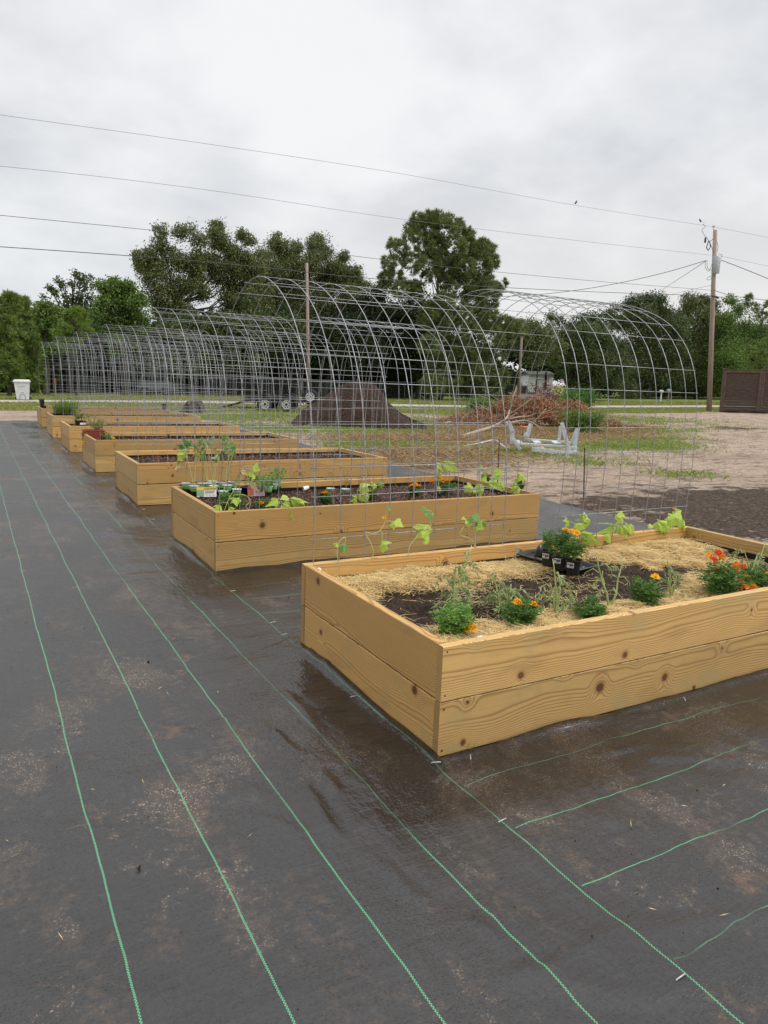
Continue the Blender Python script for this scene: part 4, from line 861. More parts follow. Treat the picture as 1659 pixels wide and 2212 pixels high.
tops = [[(140, 170)], [(70, 270), (240, 250)], [(345, 190), (345, 260)], [(800, 280), (735, 210)], [(780, 660)], [(460, 110), (530, 260)], [(640, 70), (660, 260)], [(400, 170), (560, 380)], [(770, 140), (830, 690)], [(330, 130), (300, 360)], [(700, 150), (740, 260)]]
for i, (X, Y) in enumerate(cups):
    q = bp(*zc(X, Y), .45); r = printed_cup(q[0], q[1], .398, 'printed ' + CP[i], 'seedling cups in the left tray', .040)
    inv = (bedm(*q)).inverted(); st = MB(); V = []; rt_ = r.matrix_world.inverted() @ bedm(0, 0, 0)
    for tX, tY in tops[i]:
        e = bpy_(*zc(tX, tY), q[1] + random.uniform(-.02, .02)); e = np.array(rt_ @ Vector(e)); m_ = e*[.4, .4, .55] + RS.normal(0, .006, 3); P_, _ = smooth_path([(0, 0, .045), m_, e], 9)
        st.tube(list(P_), list(np.linspace(.0034, .0020, 9)), 5)
        k_ = 0 if i == 4 else 8
        for j in range(k_):
            p = P_[8] + RS.normal(0, .012, 3)*[1, 1, .7]; d = RS.normal(0, .8, 3) + [0, 0, -.35]; d /= np.linalg.norm(d); V.append(leaf_quads(p[None], d[None], perp(d[None]), [random.uniform(.04, .065)], [random.uniform(.022, .034)]))
        for j in range(4):
            p = P_[random.randrange(3, 8)]; d = RS.normal(0, .6, 3) + [0, 0, -.8]; d /= np.linalg.norm(d); V.append(leaf_quads(p[None], d[None], perp(d[None]), [random.uniform(.015, .035)], [.008]))
    st.build('stem', VINE if i % 2 else DRYST, r, True)
    if V: np_mesh('foliage', np.concatenate(V), 4, TOML if i % 3 else CUCG, r)
cup0 = [o for o in COL.objects if o.get('label') == 'printed far left cup of the tall seedlings'][0]; inv0 = cup0.matrix_world.inverted() @ bedm(0, 0, 0); qy = bp(*zc(90, 800), .45)[1]
for X, Y, s_, me in ((65, 420, .95, CLY[0]), (272, 310, .85, CLY[1]), (70, 295, 1.1, CL[1]), (130, 150, 1.0, CLG[0]), (40, 190, .8, CLG[1]), (245, 230, .9, CLG[0])):
    e = inv0 @ Vector(bpy_(*zc(X, Y), qy)); o = bpy.data.objects.new('leaf', me); link(o, cup0); o.location = e; o.scale = (s_,)*3; o.rotation_euler = (random.uniform(.5, 1.1), .3, random.uniform(-1, 1))
cy_ = bp(*zc(210, 840), .45)[1] - .075; card(bedm(*bpy_(*zc(393, 815), cy_), R_(-16)) @ Matrix.Rotation(R_(-12), 4, 'X'), .165, .085, 'y', 'yellow and white plant label hanging on the left seedling tray')
rc = bp(*zc(1230, 850), .42)
seedling_tray(rc[0] + .01, rc[1] + .10, R_(28), .30, .22, 'black tray of printed cups with bushy green basil, second bed')
for i, (X, Y) in enumerate([(1060, 820), (1200, 830), (1310, 850), (1390, 810), (1450, 775)]):
    q = bp(*zc(X, Y), .45); r = printed_cup(q[0], q[1], .398, ['left cup of the basil tray, behind the pink label', 'cup of basil showing between the pink label and the leaves', 'front corner cup of the basil tray', 'cup on the right side of the basil tray', 'back right cup of the basil tray'][i], 'seedling cups in the basil tray', .036)
    B = RS.normal(0, 1, (70, 3))*[.030, .030, .03] + [0, 0, .11 + (.03 if i > 2 else 0)]; d = RS.normal(0, .6, (70, 3)) + [0, 0, .2]; d /= np.linalg.norm(d, axis=1, keepdims=True)
    np_mesh('foliage', leaf_quads(B, d, perp(d), RS.uniform(.025, .045, 70), RS.uniform(.012, .024, 70)), 4, CUCG if i else MARL, r)
    st = MB()
    for k in range(5): st.tube([(0, 0, .045), (random.uniform(-.02, .02), random.uniform(-.02, .02), .12)], .0018, 4)
    st.build('stem', TOMS, r)
cy_ = bp(*zc(1060, 820), .45)[1] - .07; card(bedm(*bpy_(*zc(1125, 815), cy_), R_(-6)) @ Matrix.Rotation(R_(-12), 4, 'X'), .150, .080, 'p', 'magenta and pink plant label hanging on the basil tray')
def dry_seedling(base, tips, label, n=14, m=DRYL, name='dry_seedling', sm=DRYST, cat='seedling', ls=.6): return tomato(bedm(*base), [tuple(np.array(t) - base) for t in tips], label, n, .1, m, sm, .0022, 'dried seedlings', ls)
for w, bX, bY, T_, lab in [(z5, 1195, 290, [(1155, 90), (1130, 170)], 'dried leaning seedling beside the tipped white cup'), (z5, 1415, 320, [(1390, 170), (1360, 240)], 'straw-coloured seedling in the left sunken cup of the second bed'), (z5, 1545, 330, [(1520, 160), (1550, 180)], 'brown wilted seedling in the right sunken cup of the second bed')]:
    b_ = bp(*w(bX, bY), ZB); dry_seedling(b_, [bpy_(*w(*t), b_[1]) for t in T_], lab).name = 'dry_seedling'
for X, Y, lab in ((1415, 350, 'left of two sunken frosted cups in the second bed'), (1540, 355, 'right of two sunken frosted cups in the second bed')):
    q = bp(*z5(X, Y), .385); printed_cup(q[0], q[1], .35, lab, 'sunken cups', .040, .055)
q = bp(*z6(150, 260), .378); 
b_ = bp(*z6(135, 305), ZB); dry_seedling(b_, [bpy_(*z6(150, 160), b_[1]), bpy_(*z6(80, 260), b_[1])], 'drooping brown seedling behind the sideways cucumber runner', 18).name = 'dry_seedling'
b_ = bp(*z6(850, 255), ZB); dry_seedling(b_, [bpy_(*z6(850, 110), b_[1]), bpy_(*z6(870, 160), b_[1])], 'dark dried seedling at the back right of the second bed', 14).name = 'dry_seedling'
ZC = .375 + .018
for px, py, t, lab in ((735, 1000, (730, 955), 'pale dried seedling, left of three at the right of the third bed'), (790, 985, (788, 945), 'pale dried seedling, middle of three in the third bed'), (830, 985, (826, 950), 'pale dried seedling, right of three in the third bed')):
    b_ = bp(px*1.0, py - 5, ZC); dry_seedling(b_, [bpy_(t[0], t[1], b_[1])], lab, 10).name = 'dry_seedling'

# planters at the left ends of the far beds
z0_ = lambda X, Y: ((X*.2893)/1.1573, (960 + Y*.2893)/1.1573)
def planter(q, ln, wd, h, label, m, cat, name, soil=True):
    r = empty(name, bedm(*q), label, cat); mb = MB()
    rings = [(.82, 0), (.84, h*.1), (1.0, h*.9), (1.05, h*.9), (1.05, h), (.95, h), (.92, h*.8)]; vs = []; n = 4
    for s, z in rings:
        for a, b_ in ((-1, -1), (1, -1), (1, 1), (-1, 1)): vs.append((a*ln/2*s, b_*wd/2*s, z))
    fs = [(i*4 + k, i*4 + (k + 1) % 4, i*4 + 4 + (k + 1) % 4, i*4 + 4 + k) for i in range(6) for k in range(4)] + [(3, 2, 1, 0)]
    mb.add(vs, fs).build('planter_body', m, r); MB().add([(a*ln*.46, b_*wd*.46, h*.85) for a, b_ in ((-1, -1), (1, -1), (1, 1), (-1, 1))], [(0, 1, 2, 3)]).build('soil', SOIL, r); return r
q = bp(*z0_(815, 462), .42); r = planter((q[0], q[1] + .10, .40), .30, .20, .13, 'red-brown rectangular planter with a scraggly drying plant', TERRA, 'planter', 'planter')
st = MB(); V = []
for k in range(22):
    e = np.array([random.uniform(-.10, .20), random.uniform(-.08, .08), .13 + random.uniform(.08, .26)]); s0 = np.array([random.uniform(-.02, .08), 0, .10]); st.tube([s0, (s0 + e)/2 + RS.normal(0, .02, 3), e], .003, 4)
    for j in range(6): p = s0 + (e - s0)*random.uniform(.4, 1); d = rnd_dirs(1); V.append(leaf_quads(p[None], d, perp(d), [.05], [.02]))
st.build('stem', DRYST, r); np_mesh('foliage', np.concatenate(V), 4, TOML, r)
q0 = bp(*z0_(905, 460), .42); marigold(bedm(q0[0], q0[1], .40), .10, .20, fl_at(q0, [(*z0_(905, 412), 0), (*z0_(968, 459), 0)], kd='yy'), 'trailing yellow marigold right of the red-brown planter', 'yy', TOML, 2.0)
q0 = bp(*z0_(745, 440), .455); q0[0] = max(q0[0], .03); marigold(bedm(q0[0], q0[1], .44), .05, .12, fl_at(q0, [(*z0_(745, 470), -.02), (*z0_(722, 502), -.10)], kd='yy'), 'yellow marigold hanging over the left board below the planter', 'yy', TOML, 2.0)
q = bp(*z0_(695, 350), .46); r = pot(bedm(q[0], q[1], .41), .20, .12, 'black pot with a white label and sparse green stems on the fifth bed', 'plant pot', None, BLACKP, False)
MB().box((.03, -.098, .07), (.10, .004, .035)).build('sticker', PAPER, r)
st = MB(); V = []
for k in range(12):
    e = np.array([random.uniform(-.12, .20), random.uniform(-.1, .1), .10 + random.uniform(.05, .22)]); st.tube([(0, 0, .09), e*[.5, .5, .6], e], .0028, 4)
    for j in range(7): p = np.array([0, 0, .09])*(1 - .6) + e*random.uniform(.6, 1); d = rnd_dirs(1); V.append(leaf_quads(p[None], d, perp(d), [.06], [.026]))
st.build('stem', TOMS, r); np_mesh('foliage', np.concatenate(V), 4, GRN, r)
q = bp(*z0_(555, 262), .47); r = planter((q[0], q[1] + .1, .40), .42, .26, .09, 'black tray of spiky green leaves at the left end of the sixth bed', BLACKP, 'planter', 'planter')
n = 240; B = np.stack([RS.uniform(-.12, .2, n), RS.uniform(-.1, .1, n), np.full(n, .06)], 1); d = np.stack([RS.normal(0, .5, n), RS.normal(0, .5, n), np.full(n, 1.)], 1); d /= np.linalg.norm(d, axis=1, keepdims=True)
np_mesh('foliage', leaf_quads(B, d, perp(d), RS.uniform(.2, .42, n), np.full(n, .022)), 4, LIME, r)
q = bp(*z0_(492, 230), .5); pot(bedm(q[0] + .0, q[1] + .2, .44), .14, .15, 'small black pot behind the spiky green leaves of the sixth bed', 'plant pot', 'black pots on the far beds', lab=False)
q = bp(*z0_(375, 208), .47); pot(bedm(q[0], q[1] + .1, .42), .16, .10, 'lower black pot at the left end of the farthest bed', 'plant pot', 'black pots on the far beds', lab=False)
pot(bedm(q[0] - .02, q[1] + .14, .52), .13, .17, 'upper black pot stacked at the left end of the farthest bed', 'plant pot', 'black pots on the far beds', lab=False)
q = bp(*z0_(1415, 225), .46); pot(bedm(q[0], q[1] - .05, .43), .13, .20, 'black pot standing alone at the right of the farthest bed', 'plant pot', 'black pots on the far beds', lab=False)
# small volunteers along the farthest beds
for k, (X, Y) in enumerate([(650, 210), (820, 205), (1030, 208), (1290, 205)]):
    q = bp(*z0_(X, Y), .40); V = leaf_quads(np.tile(q, (26, 1)) + RS.normal(0, .03, (26, 3)), *(lambda D: (D, perp(D)))(rnd_dirs(26)), RS.uniform(.05, .1, 26), np.full(26, .035))
    o = np_mesh('squash_seedling', V, 4, CUCG if k % 2 else LIME, mtx=bedm(0, 0, 0)); tag(o, ['first', 'second', 'third', 'fourth'][k] + ' small leafy seedling from the left on the farthest bed', 'seedling', 'seedlings on the farthest bed')

# ------------------------------------------------------------------ staples, stakes, crumbs on the fabric
stp = MB().tube([(-.018, 0, .0), (-.018, 0, .005), (.018, 0, .005), (.018, 0, .0)], .0018, 5).build('ground_staple', STEEL, smooth=True); SM = stp.data; bpy.data.objects.remove(stp)
for px, py, a, lab in [(1085, 1773, 10, 'staple on the green seam just below the nearest bed corner'), (1470, 2112, 5, 'staple on the green seam nearest the lower right corner of the photo'), (942, 1648, -20, 'staple at the front left corner of the nearest bed'), (615, 1371, 5, 'staple on the seam left of the nearest bed'), (503, 1277, 10, 'staple on the seam just in front of the second bed corner'), (1016, 1641, 55, 'staple lifting the fabric under the front board of the nearest bed'), (765, 1505, 0, 'staple halfway along the left side of the nearest bed'), (1478, 1515, 50, 'staple under the right part of the front board'), (590, 1345, 5, 'staple a little above the one left of the nearest bed'), (377, 1163, 8, 'staple at the back left corner of the second bed'), (330, 1122, 5, 'staple between the second and third beds'), (310, 1100, 5, 'staple at the front left corner of the third bed'), (240, 1030, 5, 'staple between the third and fourth beds'), (228, 1022, 5, 'staple just in front of the fourth bed corner')]:
    q = bp(px, py, .012); o = bpy.data.objects.new('ground_staple', SM); COL.objects.link(o); o.matrix_world = bedm(q[0], q[1], .010 if px not in (1016, 1478) else .02, R_(a)); tag(o, lab, 'ground staple', 'metal staples pinning the fabric')
n = 1500; x = RS.uniform(-2.3, 1.8, n); y = RS.uniform(-1.9, 4, n); k = (vnoise(x, y, 81, 3, 1.6) > .12) | (RS.rand(n) < .1); k &= ~((x > -.03) & (y > -.03) & ((y < 1.36) | (y > 2.9))); x, y = x[k], y[k]; n = len(x)
L = RS.uniform(.002, .009, n)*(1 + 1.2*(RS.rand(n) > .96)); D = rnd_dirs(n); P = np.stack([x, y, .012 + L*.3], 1); q1 = leaf_quads(P, D, perp(D), L, L*.8); q2 = leaf_quads(P, D, perp(D), L, L*.8)
tag(np_mesh('soil_crumbs', np.concatenate([q1, q2]), 4, CHIPD, mtx=TM), 'dark soil crumbs scattered over the landscape fabric', 'soil crumbs', kind='stuff')
n = 34; x = RS.uniform(-2, 1.2, n); y = RS.uniform(-1.8, 1.5, n); k = ~((x > -.03) & (y > -.03)); x, y = x[k], y[k]; n = len(x); th = RS.uniform(0, 6.28, n); D = np.stack([np.cos(th), np.sin(th), np.zeros(n)], 1); U = np.stack([-np.sin(th), np.cos(th), np.full(n, .4)], 1)
tag(np_mesh('straw_bits', leaf_quads(np.stack([x, y, np.full(n, .014)], 1), D, U, RS.uniform(.015, .05, n), np.full(n, .0022)), 4, STRAW, mtx=TM), 'stray bits of straw lying on the landscape fabric', 'straw', kind='stuff')
q = bp(988, 1612, .0); V = []
for k in range(6): d = np.array([random.uniform(-.35, .35), random.uniform(-.4, 0), 1.]); d /= np.linalg.norm(d); V.append(leaf_quads(np.array([[random.uniform(-.008, .03), random.uniform(-.01, 0), 0]]), d[None], np.array([[1., 0, 0]]), [random.uniform(.02, .055)], [.003]))
tag(np_mesh('grass_sprout', np.concatenate(V), 4, GRN, mtx=bedm(q[0] + .0, min(q[1], -.012), .01)), 'tiny grass sprout at the foot of the front board', 'weed')
for px, py, tp, dx, lab in ((1261, 1090, 967, 2, 'rusty steel stake in the ground right of the second bed'), (1074, 1056, 949, 5, 'rusty steel stake at the right end of the second bed')):
    b_ = gp(px, py); t_ = ray(px + dx, tp); k = np.hypot(*(b_ - CAM)[:2])/np.hypot(*t_[:2]); t_ = CAM + t_*k; o = MB().tube([(0, 0, -.05), tuple(t_ - b_)], .008, 6).build('steel_stake', RUST, mtx=Matrix.Translation(Vector(b_))); tag(o, lab, 'stake', 'rusty steel stakes')

# ------------------------------------------------------------------ yard objects
def face(px, py, yaw=0, dz=0):
    """frame standing on the ground, local x to the right as seen from the path, local y away"""
    q = gp(px, py); return Matrix.Translation(Vector(q) + Vector((0, 0, dz))) @ Matrix.Rotation(YAW + yaw, 4, 'Z'), q
def mpp(q): return -(RW @ (q - CAM))[2]/F
# soil mound
fr, q = face(760, 926); m_ = mpp(q); prof = [(618, 912), (628, 900), (647, 880), (680, 862), (714.7, 841), (728, 832), (745, 825), (762, 822), (796, 823), (822, 842), (840, 868), (865, 887), (891.8, 900.7), (918, 908), (930, 914)]
pu = np.array([(a - 760)*m_ for a, b in prof]); ph = np.array([(913 - b)*m_*1.10 for a, b in prof]); ph = np.maximum(ph, 0)
us = np.linspace(pu[0] - .2, pu[-1] + .3, 130); vs_ = np.linspace(-.1, 3.9, 90); U_, V_ = np.meshgrid(us, vs_); hh = np.interp(U_, pu, ph, left=0, right=0)
cv = np.clip(1 - ((V_ - 1.9)/1.9)**2, 0, 1); H2 = hh*np.clip(cv*1.25, 0, 1)**.8; H2 = H2 + .045*vnoise(U_, V_, 91, 4, 3.0)*np.clip(H2*4, 0, 1) + .03*vnoise(U_, V_, 93, 3, 9)*np.clip(H2*4, 0, 1) - .05*(H2 < .02)
o = grid_mesh('soil_mound', us, vs_, H2, MOUND, mtx=fr); tag(o, 'large dark brown heap of garden soil behind the arches', 'soil mound')
n = 5000; uu = RS.uniform(us[0], us[-1], n); vv = RS.uniform(0, 2.2, n); hz = np.interp(uu, pu, ph, left=0, right=0)*np.clip(np.clip(1 - ((vv - 1.9)/1.9)**2, 0, 1)*1.25, 0, 1)**.8; k = hz > .05; D = rnd_dirs(k.sum()); L = RS.uniform(.012, .042, k.sum())
c_ = np_mesh('soil_clods', leaf_quads(np.stack([uu, vv, hz + .02], 1)[k], D, perp(D), L, L*.8), 4, CHIPD, o); c_['kind'] = 'stuff'
# trailer
fr, q = face(596, 889, R_(2)); m_ = mpp(q); tr = empty('utility_trailer', fr, 'low black tandem-axle trailer with white rims and raised spare wheel', 'trailer')
X = lambda px: (px - 596)*m_
def wheel(x, y, z, par, R=.33, name='wheel'):
    MB().lathe([(.19, -.08), (.30, -.10), (R, -.07), (R, .07), (.30, .10), (.19, .08)], (x, y, z), 28, 'y').build(name, TYRE, par, True)
    w = par.children[-1] if False else bpy.data.objects[par.children[-1].name] if par.children else None
    o = [c for c in par.children if c.name.startswith(name)][-1]
    rm = MB(); rm.lathe([(.0, -.035), (.055, -.04), (.06, -.07), (.09, -.065), (.10, -.045)], (x, y, z), 24, 'y')
    for k in range(8):
        a = 2*math.pi*k/8; c, s = math.cos(a), math.sin(a); rot = np.array([[c, 0, -s], [0, 1, 0], [s, 0, c]]); rm.box((x + c*.125, y - .05, z + s*.125), (.06, .012, .045), rot)
    rm.lathe([(.15, -.045), (.19, -.09), (.195, -.07)], (x, y, z), 24, 'y'); rm.build('rim', RIM, o, True)
    MB().lathe([(0, -.10), (.045, -.10), (.05, -.07)], (x, y, z), 12, 'y').build('hub', BLKM, o, True)
for wx in (573, 619): wheel(X(wx), 0, .30, tr)
fd = MB()
for wx in (573, 619):
    a = [math.pi*(.02 + .96*k/14) for k in range(15)]; vs = []
    for t in a: vs += [(X(wx) + .43*math.cos(t), -.16, .30 + .43*math.sin(t)), (X(wx) + .43*math.cos(t), .16, .30 + .43*math.sin(t)), (X(wx) + .37*math.cos(t), -.16, .30 + .37*math.sin(t))]
    fd.add(vs, [(3*i, 3*i + 1, 3*i + 4, 3*i + 3) for i in range(14)] + [(3*i + 2, 3*i, 3*i + 3, 3*i + 5) for i in range(14)])
fd.build('fender', BLKM, tr); f2 = fd.build('fender', BLKM, tr); f2.location = (0, 1.9, 0)
w_ = MB(); 
for wx in (573, 619): w_.lathe([(.05, -.08), (.33, -.08), (.33, .08), (.05, .08)], (X(wx), 1.9, .30), 24, 'y')
w_.build('far_wheels', TYRE, tr, True)
bd = MB(); bd.box(((X(525) + X(655))/2, .95, .46), (X(655) - X(525), 1.55, .07)); bd.box((X(590), .18, .42), (X(650) - X(520), .06, .14)); bd.box((X(590), 1.72, .42), (X(650) - X(520), .06, .14)); bd.build('deck', BLKM, tr)
tg = MB(); tg.tube([(X(530), .95, .42), (X(466), .95, .08)], .05, 6); tg.tube([(X(530), .3, .42), (X(466), .95, .08)], .045, 6); tg.tube([(X(530), 1.6, .42), (X(466), .95, .08)], .045, 6)
for k in range(7): t = k/7; xx = X(530)*(1 - t) + X(470)*t; zz = .44*(1 - t) + .10*t; tg.box((xx, .95, zz), (.05, 1.3*(1 - t*.8), .05))
tg.build('tongue', BLKM, tr); MB().box((X(655), .18, .36), (.04, .10, .08)).build('tail_light', mat('red_lens', (.5, .02, .02), .3), tr)
MB().box((X(545), .16, .50), (.62, .26, .26), None, .03).build('tool_box', BLKM, tr); MB().box((X(596), .10, .56), (1.9, .05, .22), None, .01).build('side_panel', BLKM, tr)
sp = MB().tube([(X(665), .9, .4), (X(665), .9, .80)], .04, 6).build('spare_bracket', BLKM, tr); wheel(X(667), .75, .62, tr, .34, 'spare_wheel')
# loader bucket
fr, q = face(415, 892); m_ = mpp(q); bk = empty('loader_bucket', fr, 'dark worn loader bucket lying on the grass left of the trailer', 'loader bucket'); s = m_
MB().prism([(-25*s, 0), (22*s, 0), (14*s, 20*s), (2*s, 26*s), (-8*s, 26*s), (-16*s, 16*s)], 0, .04).build('end_plate', BLKM, bk)
MB().add([(-25*s, .04, 0), (14*s, .04, 0), (-25*s, 1.2, 0), (14*s, 1.2, 0), (-8*s, .04, 26*s), (4*s, .04, 26*s), (-8*s, 1.2, 26*s), (4*s, 1.2, 26*s), (-27*s, -.1, 0), (-9*s, -.1, 25*s), (10*s, -.1, 24*s), (13*s, -.1, 0)], [(0, 2, 6, 4), (4, 6, 7, 5), (1, 5, 7, 3), (8, 11, 10, 9), (8, 9, 4, 0), (9, 10, 5, 4), (10, 11, 1, 5)]).build('bucket_shell', BUCKET, bk)
MB().lathe([(0, -.02), (.05, -.02), (.05, .02), (0, .02)], (-4*s, -.13, 22*s), 10, 'y').build('pin', mat('brass_pin', (.3, .22, .1), .5), bk)
# grey timber frame, upside-down bench
fr, q = face(1172, 982, R_(-4)); m_ = mpp(q); wf = empty('timber_frame', fr, 'grey painted timber bench frame lying upside down on the grass', 'timber frame'); s = m_
zf = lambda X_, Y_: (((1160 + X_*.2290)/1.1573 - 1172)*s, (982 - (1000 + Y_*.2290)/1.1573)*s)
def plank(a, b, th=.04, wd=.085, y=0.0, y2=None, name='rail'):
    (x0, z0), (x1, z1) = zf(*a), zf(*b); p0 = np.array([x0, y, z0 + .02]); p1 = np.array([x1, y if y2 is None else y2, z1 + .02]); d = p1 - p0; L = np.linalg.norm(d); d /= L; u = np.array([0, 1., 0]); u = u - d*(u @ d); u /= np.linalg.norm(u); w = np.cross(d, u)
    MB().box((p0 + p1)/2, (L, th, wd), np.stack([d, u, w], 1), .004).build(name, GREYW, wf)
plank((500, 490), (1215, 520), .09, .045, 0, name='rail'); plank((690, 465), (1215, 490), .09, .045, .55, name='rail'); plank((730, 545), (1150, 590), .03, .10, -.12, name='rail'); plank((790, 610), (1230, 625), .10, .035, -.22, name='rail')
plank((525, 500), (515, 350), .08, .09, 0, name='post'); plank((520, 360), (460, 250), .04, .09, -.05, name='leg'); plank((700, 470), (745, 290), .04, .09, .5, name='leg'); plank((690, 430), (690, 390), .04, .07, .45, name='post'); plank((530, 440), (610, 555), .04, .07, -.1, name='brace')
plank((1035, 255), (1145, 600), .05, .075, -.10, name='leg'); plank((1045, 300), (1035, 500), .03, .06, .15, name='leg'); plank((1190, 580), (1215, 310), .05, .09, 0, name='leg'); plank((1170, 480), (1215, 330), .03, .06, .12, name='leg'); plank((1150, 590), (1230, 590), .12, .14, -.05, name='post'); plank((1090, 565), (1050, 590), .03, .06, -.1, name='brace')
for a in (560, 770, 980): plank((a, 485), (a + 70, 480), .55, .03, .28, name='cross_slat')
# scrap pieces
for px, py, rot, dim, m, lab, nm, cat in [(1165, 968, .6, (.22, .30, .04), ORWOOD, 'orange-brown broken board leaning under the grey frame', 'broken_board', 'board'), (1198, 981, .1, (.34, .12, .03), ORWOOD, 'orange plank lying flat in front of the grey frame', 'broken_board', 'board'), (1136, 932, .3, (.30, .3, .16), ORWOOD, 'orange carton behind the grey frame', 'carton', 'carton'), (1008, 945, .2, (.55, .25, .05), mat('blue_tarp', (.04, .10, .28), .6), 'crumpled bit of blue tarp in the dry grass', 'tarp_scrap', 'tarp')]:
    fr, q = face(px, py, rot, dim[2]/2); MB().box((0, 0, 0), dim, np.array([[1, 0, 0], [0, math.cos(.35), -math.sin(.35)], [0, math.sin(.35), math.cos(.35)]]) if dim[2] < .1 else None, .006).build(nm, m, mtx=fr); tag(bpy.data.objects[-1] if False else [o for o in COL.objects][-1], lab, cat)
P = [gp(*((900 + a*.2411)/1.1573 for a in (0,))) if False else gp((900 + a*.2411)/1.1573, (1000 + b*.2411)/1.1573) for a, b in ((1040, 500), (1250, 490), (1380, 478), (1420, 485), (1525, 525))]
P[0][2] += .03; P[1][2] += .10; P[2][2] += .16; P[3][2] += .14; P[4][2] += .03
tag(MB().tube([p - P[0] for p in P], .014, 6).build('bent_pipe', GREYW, smooth=True, mtx=Matrix.Translation(Vector(P[0]))), 'thin bent pale pipe lying in the dry grass left of the grey frame', 'pipe')
# fallen limbs and brush pile
def limb(pix, rad, label, sub=()):
    P = [gp(a, b) + np.array([0, 0, h]) for a, b, h in pix]; o0 = P[0].copy(); mb = MB(); pp, _ = smooth_path([p - o0 for p in P], 14); mb.tube(list(pp), list(np.linspace(rad, rad*.35, 14)), 7)
    for i, d, L in sub: b_ = pp[i]; mb.tube([b_, b_ + np.array(d)*L*.5 + RS.normal(0, .03, 3), b_ + np.array(d)*L], [rad*.4, rad*.3, rad*.12], 5)
    tag(mb.build('fallen_branch', LOGM, smooth=True, mtx=Matrix.Translation(Vector(o0))), label, 'branch', 'branches pulled from the brush pile')
sr = lambda X_, Y_: ((900 + X_*.2411)/1.1573, (1000 + Y_*.2411)/1.1573)
limb([(*sr(1050, 400), .03), (*sr(1230, 360), .10), (*sr(1400, 330), .2), (*sr(1500, 320), .35), (*sr(1560, 300), .8)], .07, 'long pale fallen limb reaching left from the brush pile', [(7, (.8, -.2, .1), .8), (9, (.5, -.6, .5), .7), (10, (.9, 0, .1), 1.2), (11, (.6, -.5, .6), .9), (12, (.3, 0, 1), .8)])
limb([(*sr(1500, 330), .25), (*sr(1700, 330), .35), (*sr(1900, 360), .15)], .035, 'thin forked branch running right behind the grey frame', [(5, (.8, -.5, .15), .7), (8, (.8, .2, .5), .9)])
limb([(1135, 905, .3), (1180, 895, .75), (1240, 905, .5), (1290, 930, .1)], .045, 'crooked branch crossing the front of the brush pile', [(4, (.6, 0, .8), .8), (8, (.8, -.3, .2), .9)])
limb([(960, 918, .05), (1010, 912, .15), (1080, 905, .3)], .05, 'grey limb half buried left of the brush pile', [(6, (.5, -.4, .5), .6)])
fr, q = face(1155, 925); m_ = mpp(q); bpile = empty('brush_pile', fr, 'tangled pile of rust-brown dead branches and leaves in the yard', 'brush pile'); tw = MB(); V = []
for k in range(150):
    x = random.uniform(-3.0, 3.2); y = random.uniform(0, 2.8); hmax = 1.15*math.exp(-((x - .2)/2.2)**2)*math.exp(-((y - 1.4)/1.3)**2) + .10; z0 = random.uniform(0, hmax*.85); a = random.uniform(-.5, 3.6); L = random.uniform(.5, 1.5); d = np.array([math.cos(a), random.uniform(-.5, .3), abs(math.sin(a))*.45]); d /= np.linalg.norm(d)
    p0 = np.array([x, y, z0]); p1 = p0 + d*L; 
    if p1[2] > hmax + .25: p1[2] = hmax + .25
    tw.tube([p0, (p0 + p1)/2 + RS.normal(0, .06, 3), p1], [.018, .012, .005], 5)
tw.build('branch', LOGM, bpile)
n = 26000; x = RS.normal(.15, 1.55, n); y = RS.uniform(-.2, 2.8, n); hm = 1.2*np.exp(-((x - .2)/2.2)**2)*np.exp(-((y - 1.4)/1.3)**2)*(1 + .55*vnoise(x, y, 95, 3, 1.1)) + .05; z = hm*RS.beta(3.0, 1.2, n) + RS.normal(0, .03, n); k = (vnoise(x*1.0 + z, y + z*.7, 96, 3, 2.3) > -.28); P = np.stack([x, y, np.maximum(z, .01)], 1)[k]; D = rnd_dirs(len(P)); D[:, 2] -= .3; D /= np.linalg.norm(D, axis=1, keepdims=True)
np_mesh('dead_leaves', leaf_quads(P, D, perp(D), RS.uniform(.06, .13, len(P)), RS.uniform(.03, .06, len(P))), 4, BROWNL, bpile)
def bush(px, py, w, h, label, m, n=5000, ls=.09, name='shrub', cat='shrub'):
    fr, q = face(px, py); r = empty(name, fr, label, cat); st = MB()
    for k in range(12): a = random.uniform(0, 6.28); st.tube([(0, 0, 0), (math.cos(a)*w*.2, math.sin(a)*w*.2, h*.5), (math.cos(a)*w*.4, math.sin(a)*w*.4, h*random.uniform(.6, 1))], [.02, .012, .005], 5)
    st.build('stem', BARK, r); C = [np.array([random.uniform(-w, w)*.36, random.uniform(-w, w)*.3, h*random.uniform(.25, .85)]) for _ in range(14)]
    P = np.concatenate([c + RS.normal(0, 1, (n//14, 3))*[w*.11, w*.11, h*.11] for c in C]); P[:, 2] = np.maximum(P[:, 2], .02); D = rnd_dirs(len(P)); np_mesh('foliage', leaf_quads(P, D, perp(D), RS.uniform(.7, 1.3, len(P))*ls, RS.uniform(.7, 1.3, len(P))*ls*.45), 4, m, r)
bush(1250, 918, 1.5, 1.3, 'green shrub growing behind the right end of the brush pile', MARL, 5000, .10)
bush(1262, 938, 1.5, .75, 'bright green weedy shrub in front of the brush pile', GRN, 3500, .08)
bush(1050, 893, 2.6, .8, 'low green weeds left of the brush pile', GRN, 4500, .10)
fr, q = face(1205, 905, 0, .9)
